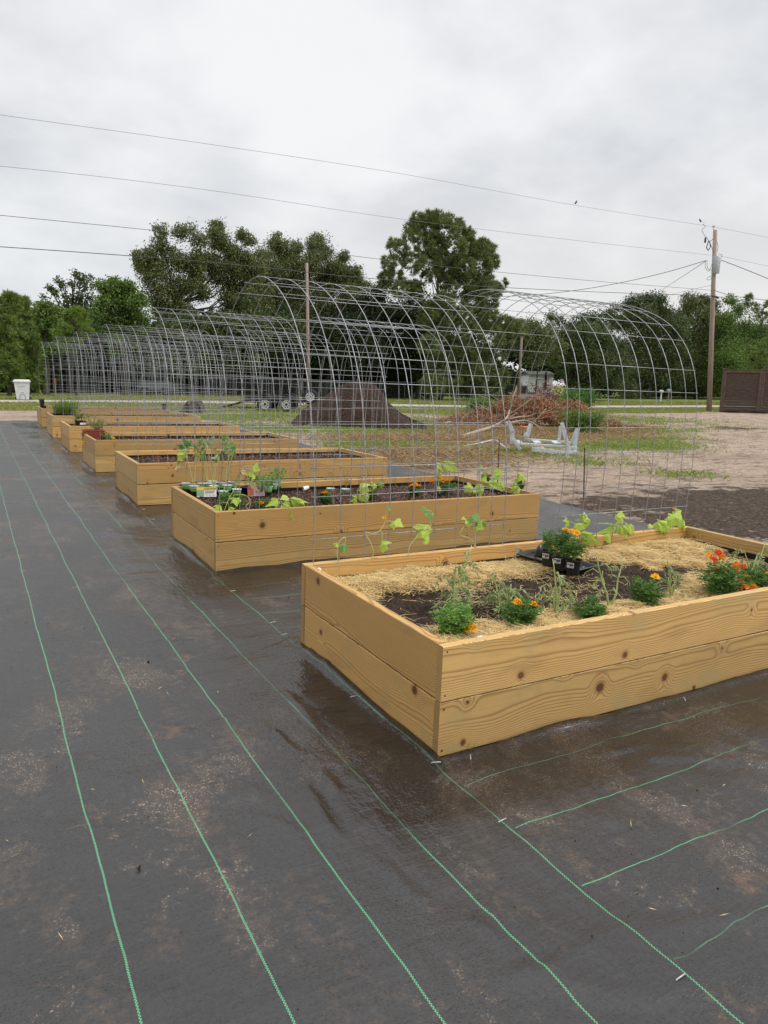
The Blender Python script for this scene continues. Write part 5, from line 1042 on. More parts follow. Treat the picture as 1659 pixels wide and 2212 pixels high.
o = np_mesh('purple_shrub', (lambda P, D: leaf_quads(P, D, perp(D), np.full(900, .12), np.full(900, .06)))(RS.normal(0, 1, (900, 3))*[.5, .3, .32], rnd_dirs(900)), 4, leafy('purple_leaf', (.12, .035, .04), (.25, .10, .10), .2), mtx=fr @ Matrix.Translation((0, 2.5, .15))); tag(o, 'reddish purple leafy top showing above the brush pile', 'shrub')

# ------------------------------------------------------------------ grass
def blades(name, X, Y, Lr, m, label, zoff=0.0, wf=.028):
    n = len(X); Z = terr(X, Y) + zoff; D = np.stack([RS.normal(0, .45, n), RS.normal(0, .45, n), np.ones(n)], 1); D /= np.linalg.norm(D, axis=1, keepdims=True); L = RS.uniform(*Lr, n)[:, None]; U = perp(D); w = L*wf; P = np.stack([X, Y, Z], 1); bend = np.stack([RS.normal(0, .35, n), RS.normal(0, .35, n), np.full(n, -.12)], 1)*L
    q = np.stack([P - U*w, P + U*w, P + D*L*.6 + U*w*.6, P + D*L + bend], 1); tag(np_mesh(name, q, 4, m), label, 'grass', kind='stuff')
X = []; Y = []
for x, y, rx, ry, w in GRP: n = int(6000*w*min(rx*ry, 6)**.8); X.append(RS.normal(x, rx*.75, n)); Y.append(RS.normal(y, ry*.9, n))
X = np.concatenate(X); Y = np.concatenate(Y); k = ~((X < BX1 + .1) & (Y < BY1 + .2)) & (vnoise(X, Y, 101, 4, 1.5) > -.02 + .25*RS.normal(size=len(X))); blades('grass', X[k], Y[k], (.03, .11), GRASSM, 'green grass patches between the beds and the road')
n = 120000; X = RS.uniform(-8, 56, n); Y = 26.3 + (33.2 - 26.3)*RS.rand(n)**.8; k = RS.rand(n) < grass_amt(X, Y); blades('verge_grass', X[k], Y[k], (.04, .16), GRASSY, 'yellow-green grass on the near verge of the road', 0, .045)
n = 80000; X = RS.uniform(-10, 75, n); Y = RS.uniform(38.5, 46, n); blades('lawn_grass', X, Y, (.05, .20), GRASSY, 'pale green lawn on the far side of the road', 0, .06)
X = []; Y = []
for x, y, rx, ry, w in DRP: n = int(2600*rx*ry); X.append(RS.normal(x, rx*.6, n)); Y.append(RS.normal(y, ry*.6, n))
X = np.concatenate(X); Y = np.concatenate(Y); k = ~((X < BX1 + .15) & (Y < BY1 + .2)); X, Y = X[k], Y[k]; n = len(X); th = RS.uniform(0, 6.28, n); D = np.stack([np.cos(th), np.sin(th), RS.uniform(-.1, .5, n)], 1); P = np.stack([X, Y, terr(X, Y) + RS.uniform(.0, .06, n)], 1)
tag(np_mesh('dry_grass', leaf_quads(P, D, perp(D), RS.uniform(.08, .26, n), RS.uniform(.008, .018, n)), 4, DRYG), 'dry brown raked grass scattered over the sand', 'dry grass', kind='stuff')
n = 26000; X = RS.uniform(4.9, 30, n); Y = RS.uniform(1.5, 26, n); dd = np.hypot(X, Y); k = RS.rand(n) < np.clip(16/dd, .2, 1)*(.35 + .65*(vnoise(X, Y, 105, 3, .9) > .0)); X, Y = X[k], Y[k]; n = len(X); th = RS.uniform(0, 6.28, n); D = np.stack([np.cos(th), np.sin(th), RS.uniform(-.05, .2, n)], 1); P = np.stack([X, Y, terr(X, Y) + .015], 1)
tag(np_mesh('ground_litter', leaf_quads(P, D, perp(D), RS.uniform(.015, .07, n), RS.uniform(.003, .010, n)), 4, leafy('twig_litter', (.14, .095, .065), (.50, .40, .30), 0, .8)), 'fine twigs and wood litter strewn over the sandy yard', 'litter', kind='stuff')

# ------------------------------------------------------------------ trees
def tree(label, Y, bx, lobes, m, name='tree', cat='tree', style='leaf', leaf=.25, k=50, spread=.8, trunk=None, tr=.22, bark_=BARK, win=None, fill=0, thin=0.0):
    base = at(bx, 862, Y); base = np.array([base[0], Y, float(terr(base[0], Y))]); r = empty(name, base, label, cat, 'trees beyond the road')
    C = []; 
    for l in lobes:
        px, py, rp = l
        if win: px, py = win(px, py); rp = rp*win.s
        d = ray(px, py); t = (Y - CAM[1])/d[1]; R = rp*t/F; t2 = t*(1 + random.uniform(-1, 1)*spread*R/t); P = CAM + d*t2; C.append((P - base, R))
        if fill and random.random() < fill: P = CAM + ray(px + random.uniform(-.5, .5)*rp, py + rp*random.uniform(0, .5))*t*(1 + 1.6*R/t); C.append((P - base, R))
    V = []
    C = [(c, R*(1.14 if style == 'leaf' else .96)) for c, R in C]
    for c, R in C:
        if style == 'leaf':
            ns = 16; subs = rnd_dirs(ns)*R*RS.uniform(.15, .95, (ns, 1)); n = int(1.45*k*(R/leaf)**2/ns)
            for s in subs:
                sr_ = R*random.uniform(.32, .62); p = RS.normal(0, 1, (n, 3))*sr_*[.62, .62, .48] + s + c; D = rnd_dirs(n); D[:, 2] -= .25; D /= np.linalg.norm(D, axis=1, keepdims=True); V.append(leaf_quads(p, D, perp(D), RS.uniform(.6, 1.2, n)*leaf, RS.uniform(.6, 1.1, n)*leaf*.58))
        else:
            nt_ = max(8, int(k*(R/.38)**2/4)); tp = rnd_dirs(nt_)*R*RS.uniform(.5, 1.0, (nt_, 1))**.6 + c; outd = rnd_dirs(nt_)*.5 + (tp - c)/R*.6 + [0, 0, .55]; outd /= np.linalg.norm(outd, axis=1, keepdims=True); nn_ = 34
            P = np.repeat(tp, nn_, 0); O = np.repeat(outd, nn_, 0); D = O*.75 + rnd_dirs(len(P))*.85; D /= np.linalg.norm(D, axis=1, keepdims=True); V.append(leaf_quads(P, D, perp(D), RS.uniform(.7, 1.15, len(P))*leaf, np.full(len(P), leaf*.12)))
    V = np.concatenate(V); zmin = .05; V[..., 2] = np.maximum(V[..., 2], zmin); np_mesh('crown', V, 4, m, r)
    tb = MB(); top = max(c[2] for c, R in C); cx = np.mean([c[0] for c, R in C]); tp = trunk or [(0, 0, -.3), (cx*.3 + .1, 0, top*.3), (cx*.7, .1, top*.6), (cx, 0, top*.9)]; pp, _ = smooth_path(tp, 14); tb.tube(list(pp), list(np.linspace(tr, tr*.18, 14)), 8)
    order = sorted(C, key=lambda c: -c[1])[:26]
    for c, R in order:
        i = min(range(3, 14), key=lambda j: abs(pp[j][2] - c[2]*.72)); s = pp[i]; md = (s + c)/2 + np.array([0, 0, -.12*np.linalg.norm(c - s)]) + RS.normal(0, .08, 3)*R; tb.tube([s, md, c], [tr*.24, tr*.15, tr*.05], 5)
        for kk in range(3): e = c + rnd_dirs(1)[0]*R*.7; tb.tube([md*.4 + c*.6, e], [tr*.06, tr*.02], 4)
    tb.build('trunk', bark_, r, True)
def win(ax, ay, s):
    f = lambda X, Y: (ax + s*X, ay + s*Y); f.s = s; return f
w_l = win(0, 570.3, .1771); w_o = win(276.5, 449.3, .3229); w_p = win(777.7, 432, .2604); w_r = win(829.5, 518.5, .5)
tree('young bright green pine with pointed leaders at the far left', 43.5, 20, [(95, 400, 38), (100, 480, 60), (180, 430, 38), (200, 500, 60), (40, 480, 60), (-40, 520, 90), (110, 580, 90), (30, 650, 100), (-60, 760, 130), (160, 740, 110), (60, 880, 130), (200, 900, 110), (100, 1060, 140), (-50, 1100, 140), (40, 1250, 140), (170, 1240, 120), (90, 1400, 130), (-40, 1420, 130), (230, 1420, 100)], PINEY, 'pine_tree', 'pine tree', 'pine', .34, 34, win=w_l, fill=.5, bark_=BARKP, tr=.14)
tree('second young pine, right of the leftmost one, behind the bin', 45, 62, [(300, 460, 36), (290, 540, 60), (250, 620, 80), (330, 680, 80), (330, 800, 90), (390, 900, 90), (280, 1030, 120), (370, 1100, 110), (300, 1240, 110), (420, 1300, 100), (360, 1420, 110), (470, 1480, 80), (420, 980, 80)], PINEY, 'pine_tree', 'pine tree', 'pine', .34, 34, win=w_l, fill=.5, bark_=BARKP, tr=.12)
tree('dark green broadleaf tree between the young pines and the open-crowned tree', 49, 100, [(500, 500, 70), (600, 520, 90), (440, 600, 70), (550, 680, 110), (700, 620, 100), (500, 850, 110), (650, 800, 110), (560, 1000, 120), (480, 1120, 110), (640, 1050, 110)], GRN, leaf=.22, win=w_l)
tree('open-crowned tree with sky showing through its branches, left group', 56, 150, [(700, 200, 50), (600, 290, 42), (530, 390, 36), (760, 260, 62), (920, 120, 50), (1000, 170, 62), (1100, 165, 45), (880, 250, 60), (1020, 280, 70), (1140, 250, 50), (680, 350, 62), (820, 400, 66), (960, 420, 74), (1090, 400, 62), (1150, 520, 62), (980, 560, 60), (860, 560, 60)], OAKD, leaf=.22, k=26, win=w_l, tr=.25, fill=.2)
tree('wide mid-green broadleaf tree left of the big oak', 50, 270, [(1250, 280, 80), (1390, 210, 60), (1350, 330, 110), (1500, 250, 80), (1600, 300, 90), (1250, 450, 100), (1450, 450, 120), (1600, 480, 110), (1700, 420, 90), (1200, 600, 100), (1350, 620, 110), (1550, 640, 120), (1700, 620, 110), (1300, 780, 120), (1500, 800, 120), (1680, 820, 120), (1400, 980, 120), (1600, 1000, 120)], GRN, leaf=.22, win=w_l, fill=.4)
tree('small yellow-green tree in front of the left group', 44, 165, [(930, 570, 45), (850, 650, 70), (980, 640, 70), (1020, 720, 80), (800, 760, 80), (920, 760, 90), (1040, 820, 80), (700, 850, 70), (850, 880, 90), (1000, 900, 90), (780, 980, 80), (920, 1010, 90)], LIME, 'pine_tree', 'pine tree', 'pine', .30, 36, win=w_l, fill=.5, tr=.1)
oak1 = [(830, 480, 80), (870, 400, 55), (880, 330, 40), (860, 560, 90), (780, 600, 90), (400, 520, 60), (500, 560, 50), (60, 310, 30), (75, 350, 34), (130, 330, 62), (90, 400, 50), (230, 170, 56), (240, 280, 80), (370, 165, 66), (470, 215, 66), (340, 370, 90), (450, 350, 84), (230, 430, 80), (600, 115, 46), (590, 175, 55), (610, 240, 66), (545, 330, 66), (700, 300, 78), (760, 165, 40), (800, 215, 40), (740, 400, 90), (610, 420, 80), (200, 540, 84), (320, 540, 84), (330, 630, 84), (200, 640, 80), (700, 540, 78), (800, 330, 50), (840, 410, 60), (470, 470, 52), (420, 430, 60), (690, 640, 80), (130, 470, 46), (250, 720, 80), (370, 720, 70)]
tree('tallest dark oak with a broad gappy crown left of centre', 52, 445, oak1, OAK, 'oak_tree', 'oak tree', leaf=.17, k=40, win=w_o, tr=.34, fill=.6, trunk=[(0, 0, -.3), (-.2, 0, 2.5), (-1.0, 0, 5), (-2.0, .3, 7.0), (-2.3, .2, 8.6)])
oak2 = [(980, 230, 56), (1040, 290, 66), (920, 320, 52), (1120, 280, 52), (1270, 225, 56), (1230, 260, 46), (1320, 310, 52), (1230, 360, 80), (1100, 390, 90), (960, 420, 90), (1380, 400, 70), (1440, 330, 36), (1470, 440, 60), (1530, 430, 40), (1430, 500, 84), (1300, 500, 100), (1150, 510, 100), (1000, 540, 100), (900, 480, 84), (1540, 520, 60), (1490, 590, 90), (900, 640, 110), (1080, 660, 120), (1300, 660, 120), (1450, 700, 110)]
tree('second big oak, right of the tallest, behind the centre utility pole', 56, 640, oak2, OAK, 'oak_tree', 'oak tree', leaf=.17, k=44, win=w_o, tr=.32, fill=.8)
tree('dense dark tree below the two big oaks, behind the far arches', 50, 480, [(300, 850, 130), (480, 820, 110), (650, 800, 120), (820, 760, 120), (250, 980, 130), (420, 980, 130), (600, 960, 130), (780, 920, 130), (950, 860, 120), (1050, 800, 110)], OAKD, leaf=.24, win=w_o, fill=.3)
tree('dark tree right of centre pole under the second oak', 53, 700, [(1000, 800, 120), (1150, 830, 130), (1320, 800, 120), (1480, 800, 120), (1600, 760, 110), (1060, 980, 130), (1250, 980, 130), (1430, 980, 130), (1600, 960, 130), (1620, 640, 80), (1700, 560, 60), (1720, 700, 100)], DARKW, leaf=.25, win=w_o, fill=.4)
pine = [(490, 170, 62), (560, 150, 50), (640, 165, 66), (740, 175, 60), (820, 200, 42), (430, 230, 60), (580, 250, 100), (700, 260, 100), (830, 260, 64), (890, 275, 42), (280, 375, 48), (350, 390, 56), (400, 300, 56), (530, 370, 84), (620, 400, 95), (780, 410, 110), (900, 400, 95), (1010, 400, 78), (1085, 420, 48), (235, 500, 52), (320, 500, 62), (240, 570, 42), (450, 520, 100), (580, 560, 110), (720, 560, 110), (860, 560, 110), (1000, 550, 95), (1090, 520, 62), (230, 650, 62), (300, 640, 56), (400, 700, 60), (330, 740, 70), (480, 740, 60), (700, 660, 70), (760, 760, 70), (900, 690, 100), (1040, 700, 90), (1130, 740, 62), (1175, 700, 40), (950, 810, 110), (1060, 830, 90)]
tree('tall rounded pine in the centre, rising above every neighbour', 47, 950, pine, PINE, 'pine_tree', 'pine tree', 'pine', .40, 44, win=w_p, bark_=BARKP, tr=.22, fill=.45, trunk=[(0, 0, -.3), (.1, 0, 3), (-.3, .2, 6), (-.5, 0, 9), (-.9, 0, 12)])
tree('lower pine with drooping needles right of the tall pine', 46, 1030, [(700, 860, 90), (620, 900, 90), (560, 980, 90), (700, 1000, 100), (640, 1120, 100), (560, 1220, 90), (720, 1260, 100), (640, 1400, 100), (740, 1500, 100), (600, 1540, 100), (850, 960, 90), (960, 980, 100), (1080, 1000, 100), (1190, 1040, 90), (1280, 1060, 70), (800, 1100, 100), (950, 1130, 110), (1090, 1150, 110), (1200, 1160, 80), (880, 1260, 110), (1020, 1300, 110), (1130, 1320, 90), (960, 1430, 110), (1060, 1480, 100), (860, 1440, 100), (1150, 1450, 80), (960, 1590, 110), (1100, 1600, 100)], PINE, 'pine_tree', 'pine tree', 'pine', .40, 40, win=w_p, bark_=BARKP, tr=.16, fill=.4)
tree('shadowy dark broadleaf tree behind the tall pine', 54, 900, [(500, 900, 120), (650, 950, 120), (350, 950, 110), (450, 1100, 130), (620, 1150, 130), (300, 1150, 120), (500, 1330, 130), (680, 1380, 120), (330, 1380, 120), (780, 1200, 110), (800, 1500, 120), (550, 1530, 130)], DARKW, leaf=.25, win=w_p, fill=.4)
tree('slim tree with a thin bare trunk in front of the white building', 50, 1157, [(640, 385, 50), (690, 430, 60), (620, 450, 60), (740, 450, 45), (655, 500, 46), (720, 330, 26), (600, 400, 50), (700, 500, 36), (740, 520, 30)], OAK, leaf=.20, k=34, win=w_r, tr=.11, trunk=[(0, 0, -.3), (0, 0, 1.5), (.05, 0, 3), (0, 0, 4.5)])
tree('round dark tree right of the white building', 52, 1275, [(860, 420, 55), (920, 400, 50), (975, 450, 55), (850, 500, 66), (940, 530, 66), (1010, 530, 44), (800, 470, 40), (890, 600, 60), (970, 600, 56), (830, 580, 50), (780, 400, 30), (760, 540, 40)], OAKD, leaf=.22, win=w_r, fill=.4)
tree('tall dark oak behind the right-hand arch', 60, 1400, [(1130, 255, 36), (1070, 275, 36), (1180, 262, 34), (1110, 320, 60), (1200, 320, 50), (1040, 360, 56), (1150, 420, 70), (1250, 380, 60), (1090, 480, 76), (1220, 480, 76), (1140, 580, 76), (1240, 580, 66), (1040, 560, 60), (1050, 640, 50)], OAKD, 'oak_tree', 'oak tree', leaf=.26, win=w_r, fill=.5, tr=.3)
tree('dark tree just left of the tall utility pole', 62, 1500, [(1320, 265, 32), (1375, 262, 30), (1420, 280, 34), (1290, 330, 44), (1370, 340, 56), (1330, 430, 66), (1400, 420, 66), (1300, 520, 76), (1390, 530, 76), (1340, 610, 70), (1440, 560, 60), (1450, 360, 46), (1440, 470, 60)], OAK, leaf=.26, win=w_r, fill=.5)
tree('lighter green tree right of the utility pole, above the brown fence', 58, 1600, [(1500, 265, 26), (1540, 300, 30), (1480, 350, 50), (1560, 370, 50), (1500, 430, 66), (1600, 430, 66), (1470, 520, 70), (1570, 520, 76), (1660, 480, 60), (1530, 590, 60), (1640, 400, 50), (1640, 570, 60), (1450, 600, 50)], GRN, leaf=.24, k=44, win=w_r, fill=.4)
tree('pine with a long-needled sprig poking up at the right edge', 40, 1650, [(1575, 250, 12), (1580, 275, 18), (1605, 295, 22), (1640, 300, 24), (1670, 285, 26), (1640, 335, 22), (1690, 340, 40), (1700, 400, 50)], PINE, 'pine_tree', 'pine tree', 'pine', .40, 22, win=w_r, bark_=BARKP, tr=.12)
tree('small light green pine directly behind the brown fence', 38, 1640, [(1590, 480, 26), (1620, 465, 26), (1660, 455, 34), (1600, 520, 34), (1650, 510, 40), (1620, 560, 36), (1670, 550, 40), (1640, 600, 40)], PINEY, 'pine_tree', 'pine tree', 'pine', .34, 24, win=w_r, bark_=BARKP, tr=.10)
tree('distant dark tree filling the gap above the right-hand arches', 66, 1230, [(760, 350, 26), (820, 370, 36), (900, 340, 36), (960, 320, 30), (1000, 300, 26), (1010, 350, 40), (720, 380, 30), (930, 370, 40), (860, 350, 30)], OAKD, leaf=.26, k=34, win=w_r)
def woodland():
    V = []
    for k in range(230):
        px = random.uniform(-120, 1800); top = 728 if px > 700 else 700; py = random.uniform(top, 858); Y = random.uniform(64, 76) if px > 900 else random.uniform(56, 68); d = ray(px, py); t = (Y - CAM[1])/d[1]; c = CAM + d*t; R = random.uniform(2.0, 3.0)
        if 1105 < px < 1225 and py > 792: continue
        n = 1500; s = rnd_dirs(n)*R*RS.uniform(.3, 1, (n, 1)); D = rnd_dirs(n); V.append(leaf_quads(c + s*[1, .5, .8], D, perp(D), RS.uniform(.3, .6, n), RS.uniform(.2, .4, n)))
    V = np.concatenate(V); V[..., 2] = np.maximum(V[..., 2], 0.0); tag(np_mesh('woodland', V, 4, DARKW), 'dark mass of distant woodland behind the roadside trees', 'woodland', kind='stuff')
woodland()

# ------------------------------------------------------------------ poles, cables, fence, bin, mailboxes, building
def upole(px0, py0, px1, py1, Y, label, r0=.15, group='wooden utility poles', name='utility_pole'):
    b = at(px0, py0, Y); b = np.array([b[0], Y, float(terr(b[0], Y)) - .2]); d = ray(px1, py1); k = np.hypot(*(b - CAM)[:2])/np.hypot(*d[:2]); t = CAM + d*k
    r = empty(name, b, label, 'utility pole', group); e = t - b; MB().tube([(0, 0, 0), e*.5, e], [r0, r0*.86, r0*.72], 14).build('pole_shaft', POLEW, r, True); return r, b, t
PY = 27.8
r, pb0, pt0 = upole(1532, 890, 1545, 497, PY, 'tall leaning utility pole with transformer on the right', .165)
off = lambda px, py, dy=0: at(px, py, PY + dy) - pb0
MB().lathe([(0, 0), (.15, 0), (.19, .03), (.19, .95), (.17, 1.0), (0, 1.02)], off(1534, 593) + [-.05, -.35, 0], 18).build('transformer', TRANSF, r, True)
MB().lathe([(0, 0), (.14, 0), (.17, .03), (.17, .85), (.15, .9), (0, .92)], off(1551, 590) + [.05, .15, 0], 18).build('transformer', TRANSF, r, True)
bk_ = MB().tube([off(1542, 500), off(1541, 491)], .02, 6); bk_.lathe([(.0, 0), (.09, .02), (.09, .05), (.03, .07), (.05, .1), (0, .12)], off(1541.5, 491), 10); bk_.build('insulator', TRANSF, r)
fz = MB(); fz.tube([off(1543, 515), off(1530, 523)], .02, 5); fz.lathe([(0, 0), (.06, .03), (.05, .3), (0, .34)], off(1523, 525), 8); fz.tube([off(1531, 520), off(1526, 535), off(1530, 541), off(1535, 533), off(1533, 522)], .03, 5); fz.build('fuse_cutout', CABLE, r)
jm = MB()
for pts in ([(1518, 484), (1524, 489), (1516, 497), (1520, 505), (1527, 514), (1536, 530), (1541, 545)], [(1524, 562), (1524, 578), (1531, 586), (1538, 570)], [(1527, 562), (1529, 580), (1537, 584)], [(1538, 596), (1530, 599), (1526, 603), (1534, 604), (1541, 592), (1558, 562)], [(1552, 548), (1560, 552), (1556, 558), (1548, 552)], [(1548, 520), (1551, 535), (1549, 545)]):
    jm.tube(list(smooth_path([off(*p, -.25) for p in pts], 18)[0]), .014, 5)
jm.build('jumper_cable', CABLEG, r, True)
cn = MB(); 
for a, b_, th in ((1514, 1530, .07), (1540, 1548, .06)): cn.tube([off(a, 640), off(b_, 641)], th, 8)
cn.tube([off(1548, 642), off(1552, 643)], .06, 8); cn.build('splice_case', CABLE, r, True)
upole(667, 862, 663, 568, 41, 'pale bare-topped utility pole in the centre, behind the trailer', .115)
upole(1119, 862, 1129, 692, 49, 'thin utility pole left of the white building', .14)
def cable(pts, label, r=.011, m=CABLE, Ys=None, name='overhead_cable'):
    P = [at(a, b, (Ys[i] if Ys else PY)) for i, (a, b) in enumerate(pts)]; o = P[0].copy(); pp, _ = smooth_path([p - o for p in P], 40); tag(MB().tube(list(pp), r, 5).build(name, m, smooth=True, mtx=Matrix.Translation(Vector(o))), label, 'overhead cable', 'overhead cables')
cable([(-150, 226), (0, 248), (400, 304), (829, 369), (1240, 443), (1541, 490)], 'topmost overhead cable crossing the sky', .007, CABLEG)
cable([(1541, 490), (1659, 513), (1850, 556)], 'topmost cable continuing right from the tall pole', .008, CABLEG)
cable([(-150, 346), (0, 359), (400, 404), (829, 468), (1250, 520), (1535, 551)], 'second overhead cable from the top', .007, CABLEG)
cable([(1552, 552), (1659, 575), (1850, 618)], 'second cable continuing right from the tall pole', .008, CABLEG)
cable([(-150, 450), (0, 465), (400, 505), (829, 561), (1250, 604), (1537, 627)], 'third overhead cable, passing in front of the oak tops', .010)
cable([(1541, 627), (1570, 636), (1659, 649), (1850, 682)], 'third cable continuing right from the tall pole', .018)
cable([(-150, 523), (0, 533), (400, 562), (829, 604), (1250, 629), (1537, 639)], 'lowest and thickest overhead cable', .014)
cable([(1541, 639), (1600, 650), (1680, 665), (1850, 695)], 'lowest cable continuing right from the tall pole', .014)
cable([(1524, 563), (1450, 585), (1339, 611), (1244, 627), (1094, 640), (940, 634)], 'service cable sloping left from the transformer to the pine', .018, CABLE, [PY, 30, 33, 36, 41, 46])
cable([(1526, 563), (1470, 600), (1405, 642)], 'short service cable dropping left behind the dark oak', .016, CABLE, [PY, 38, 50])
cable([(1558, 562), (1610, 582), (1659, 602), (1760, 650)], 'service cable dropping right from the transformer', .020, CABLE, [PY, 27, 26, 25])
cable([(1537, 616), (1400, 645), (1270, 660)], 'faint drop wire below the service cables', .009, CABLEG, [PY, 38, 48])
bq = at(1242, 441, PY); brd = MB(); brd.lathe([(0, -.10), (.035, -.07), (.05, -.01), (.04, .05), (.03, .08), (.032, .11), (0, .14)], (0, 0, .10), 10); bo = brd.build('bird', mat('bird_feathers', (.06, .06, .065), .7), smooth=True, mtx=Matrix.Translation(Vector(bq))); tag(bo, 'small dark bird perched on the topmost cable', 'bird')
bo.data.transform(Matrix.Rotation(R_(35), 4, 'Y')); MB().add([(-.06, -.02, .03), (-.06, .02, .03), (-.17, .015, -.05), (-.17, -.015, -.05)], [(0, 1, 2, 3)]).build('tail', bo.data.materials[0], bo)
b2 = at(1515, 480, PY); b2o = bpy.data.objects.new('bird', bo.data); COL.objects.link(b2o); b2o.matrix_world = Matrix.Translation(Vector(b2)) @ Matrix.Rotation(2.4, 4, 'Z'); tag(b2o, 'small dark bird on the topmost cable beside the pole top', 'bird')
t2 = bpy.data.objects.new('tail', bo.children[0].data); link(t2, b2o)

# brown slatted fence
p0 = gp(1556, 891); p1 = gp(1640, 893); dr = (p1 - p0)/np.linalg.norm(p1 - p0); ln = np.linalg.norm(p1 - p0); fa = math.atan2(dr[1], dr[0]); Hf = 91*mpp(p0)
fn = empty('slatted_fence', Matrix.Translation(Vector(p0)) @ Matrix.Rotation(fa, 4, 'Z'), 'dark brown horizontal-board fence panels beside the tall pole', 'fence')
pw = ln*.985
for k in range(3):
    x0 = k*pw; sl_ = MB(); nb = 15
    for j in range(nb): sl_.box((x0 + pw/2, .03 + .006*(j % 2), .08 + (Hf - .2)*(j + .5)/nb), (pw - .24, .025, (Hf - .2)/nb - .010), None, .003)
    sl_.build('slat_panel', FENCEB, fn)
    fr_ = MB(); fr_.box((x0 + .11, 0, Hf/2), (.10, .06, Hf - .06)); fr_.box((x0 + pw - .11, 0, Hf/2), (.10, .06, Hf - .06)); fr_.box((x0 + pw/2, -.005, Hf - .11), (pw - .325, .055, .12)); fr_.box((x0 + pw/2, -.005, .08), (pw - .325, .055, .10)); fr_.build('panel_frame', FENCEP, fn)
for k in range(4): MB().box((k*pw, .05, Hf/2 + .01), (.12, .12, Hf + .02)).build('fence_post', FENCEP, fn)
for k in range(4): MB().box((k*pw + .02, .05, Hf + .06), (.26 if k == 0 else .15, .15, .06), None, .01).build('post_cap', FENCEP, fn)
MB().box((pw*1.5, .03, Hf + .012), (pw*3, .14, .04)).build('top_rail', FENCEP, fn)
tp = MB(); nn = 40; vs = []
for i in range(nn + 1): x = -1.1 + i/nn*(pw*3 + 1.4); w = .22 + .1*math.sin(i*.9); vs += [(x, -w, .005 + .01*math.sin(i)), (x, .06, .16 if x > 0 else .02)]
tag(tp.add(vs, [(2*i, 2*i + 2, 2*i + 3, 2*i + 1) for i in range(nn)]).build('ground_sheet', LINER, smooth=True, mtx=fn.matrix_world.copy()), 'black plastic sheet bunched along the foot of the brown fence', 'plastic sheet')

# bin
fr, q = face(50, 864.5, .42); s = mpp(q); bn = empty('wheelie_bin', fr, 'pale grey wheeled rubbish bin across the road at the far left', 'rubbish bin'); H = 44*s; wb, wt, d0 = .27, .34, .32
MB().add([(-wb, -.25, .04), (wb, -.25, .04), (wb, .25, .04), (-wb, .25, .04), (-wt, -d0, H*.88), (wt, -d0, H*.88), (wt, d0, H*.88), (-wt, d0, H*.88)], [(3, 2, 1, 0), (0, 1, 5, 4), (1, 2, 6, 5), (2, 3, 7, 6), (3, 0, 4, 7), (4, 5, 6, 7)]).build('bin_body', BINM, bn)
MB().add([(-wt - .05, -d0 - .05, H*.88), (wt + .05, -d0 - .05, H*.88), (wt + .05, d0 + .05, H*.88), (-wt - .05, d0 + .05, H*.88), (-wt - .03, -d0 - .04, H*.94), (wt + .03, -d0 - .04, H*.94), (wt + .03, d0 + .04, H*.94), (-wt - .03, d0 + .04, H*.94), (-wt + .02, -d0 + .05, H), (wt - .02, -d0 + .05, H), (wt - .02, d0, H), (-wt + .02, d0, H)], [(3, 2, 1, 0), (0, 1, 5, 4), (1, 2, 6, 5), (2, 3, 7, 6), (3, 0, 4, 7), (4, 5, 9, 8), (5, 6, 10, 9), (6, 7, 11, 10), (7, 4, 8, 11), (8, 9, 10, 11)]).build('bin_lid', BINM, bn)
rc_ = MB(); yy = lambda z: -(.25 + (d0 - .25)*(z - .04)/(H*.84)) - .004
G_ = mat('moulding_shade_grey', (.20, .20, .21), .6)  # bin front is flat here; darker grey paints in the shade of its mouldings
for x0, x1, z0, z1 in ((-.12, .12, H*.64, H*.665), (-.08, .08, H*.36, H*.385)): MB().add([(x0, yy(z0), z0), (x1, yy(z0), z0), (x1, yy(z1), z1), (x0, yy(z1), z1)], [(0, 1, 2, 3)]).build('recess_shade', G_, bn)
arch = [(.12, .06), (.12, H*.22), (.06, H*.30), (-.06, H*.30), (-.12, H*.22), (-.12, .06)]; rc_.tube([(a, yy(b), b) for a, b in arch], .012, 4)
_unused = (lambda *a: None)([(-.13, yy(H*.24), H*.24), (-.11, yy(H*.24), H*.24), (-.07, yy(H*.29), H*.29), (-.09, yy(H*.30), H*.30), (.13, yy(H*.24), H*.24), (.11, yy(H*.24), H*.24), (.07, yy(H*.29), H*.29), (.09, yy(H*.30), H*.30)], [(0, 1, 2, 3), (4, 5, 6, 7)]); rc_.build('arched_rib', G_, bn)
for sx in (-1, 1): MB().lathe([(0, -.04), (.10, -.04), (.10, .04), (0, .04)], (sx*.26, .24, .10), 14, 'y').build('wheel', TYRE, bn)
# mailboxes
for px, py, lab, hh in ((1427, 869, 'left mailbox on a pale post across the road', .95), (1443, 869, 'right mailbox on a dark post across the road', 1.05)):
    fr, q = face(px, py); mb_ = empty('mailbox', fr, lab, 'mailbox', 'pair of mailboxes'); MB().box((0, 0, hh/2), (.10, .10, hh)).build('post', WALLW if 'pale' in lab else POLEW, mb_)
    m2 = MB(); pr = [(-.13, 0), (.13, 0), (.13, .14)] + [(.13*math.cos(a), .14 + .10*math.sin(a)) for a in np.linspace(.3, 2.84, 7)] + [(-.13, .14)]; m2.prism([(a, b + hh) for a, b in pr], -.25, .25).build('box', WHITEP if 'left' in lab else TRANSF, mb_)
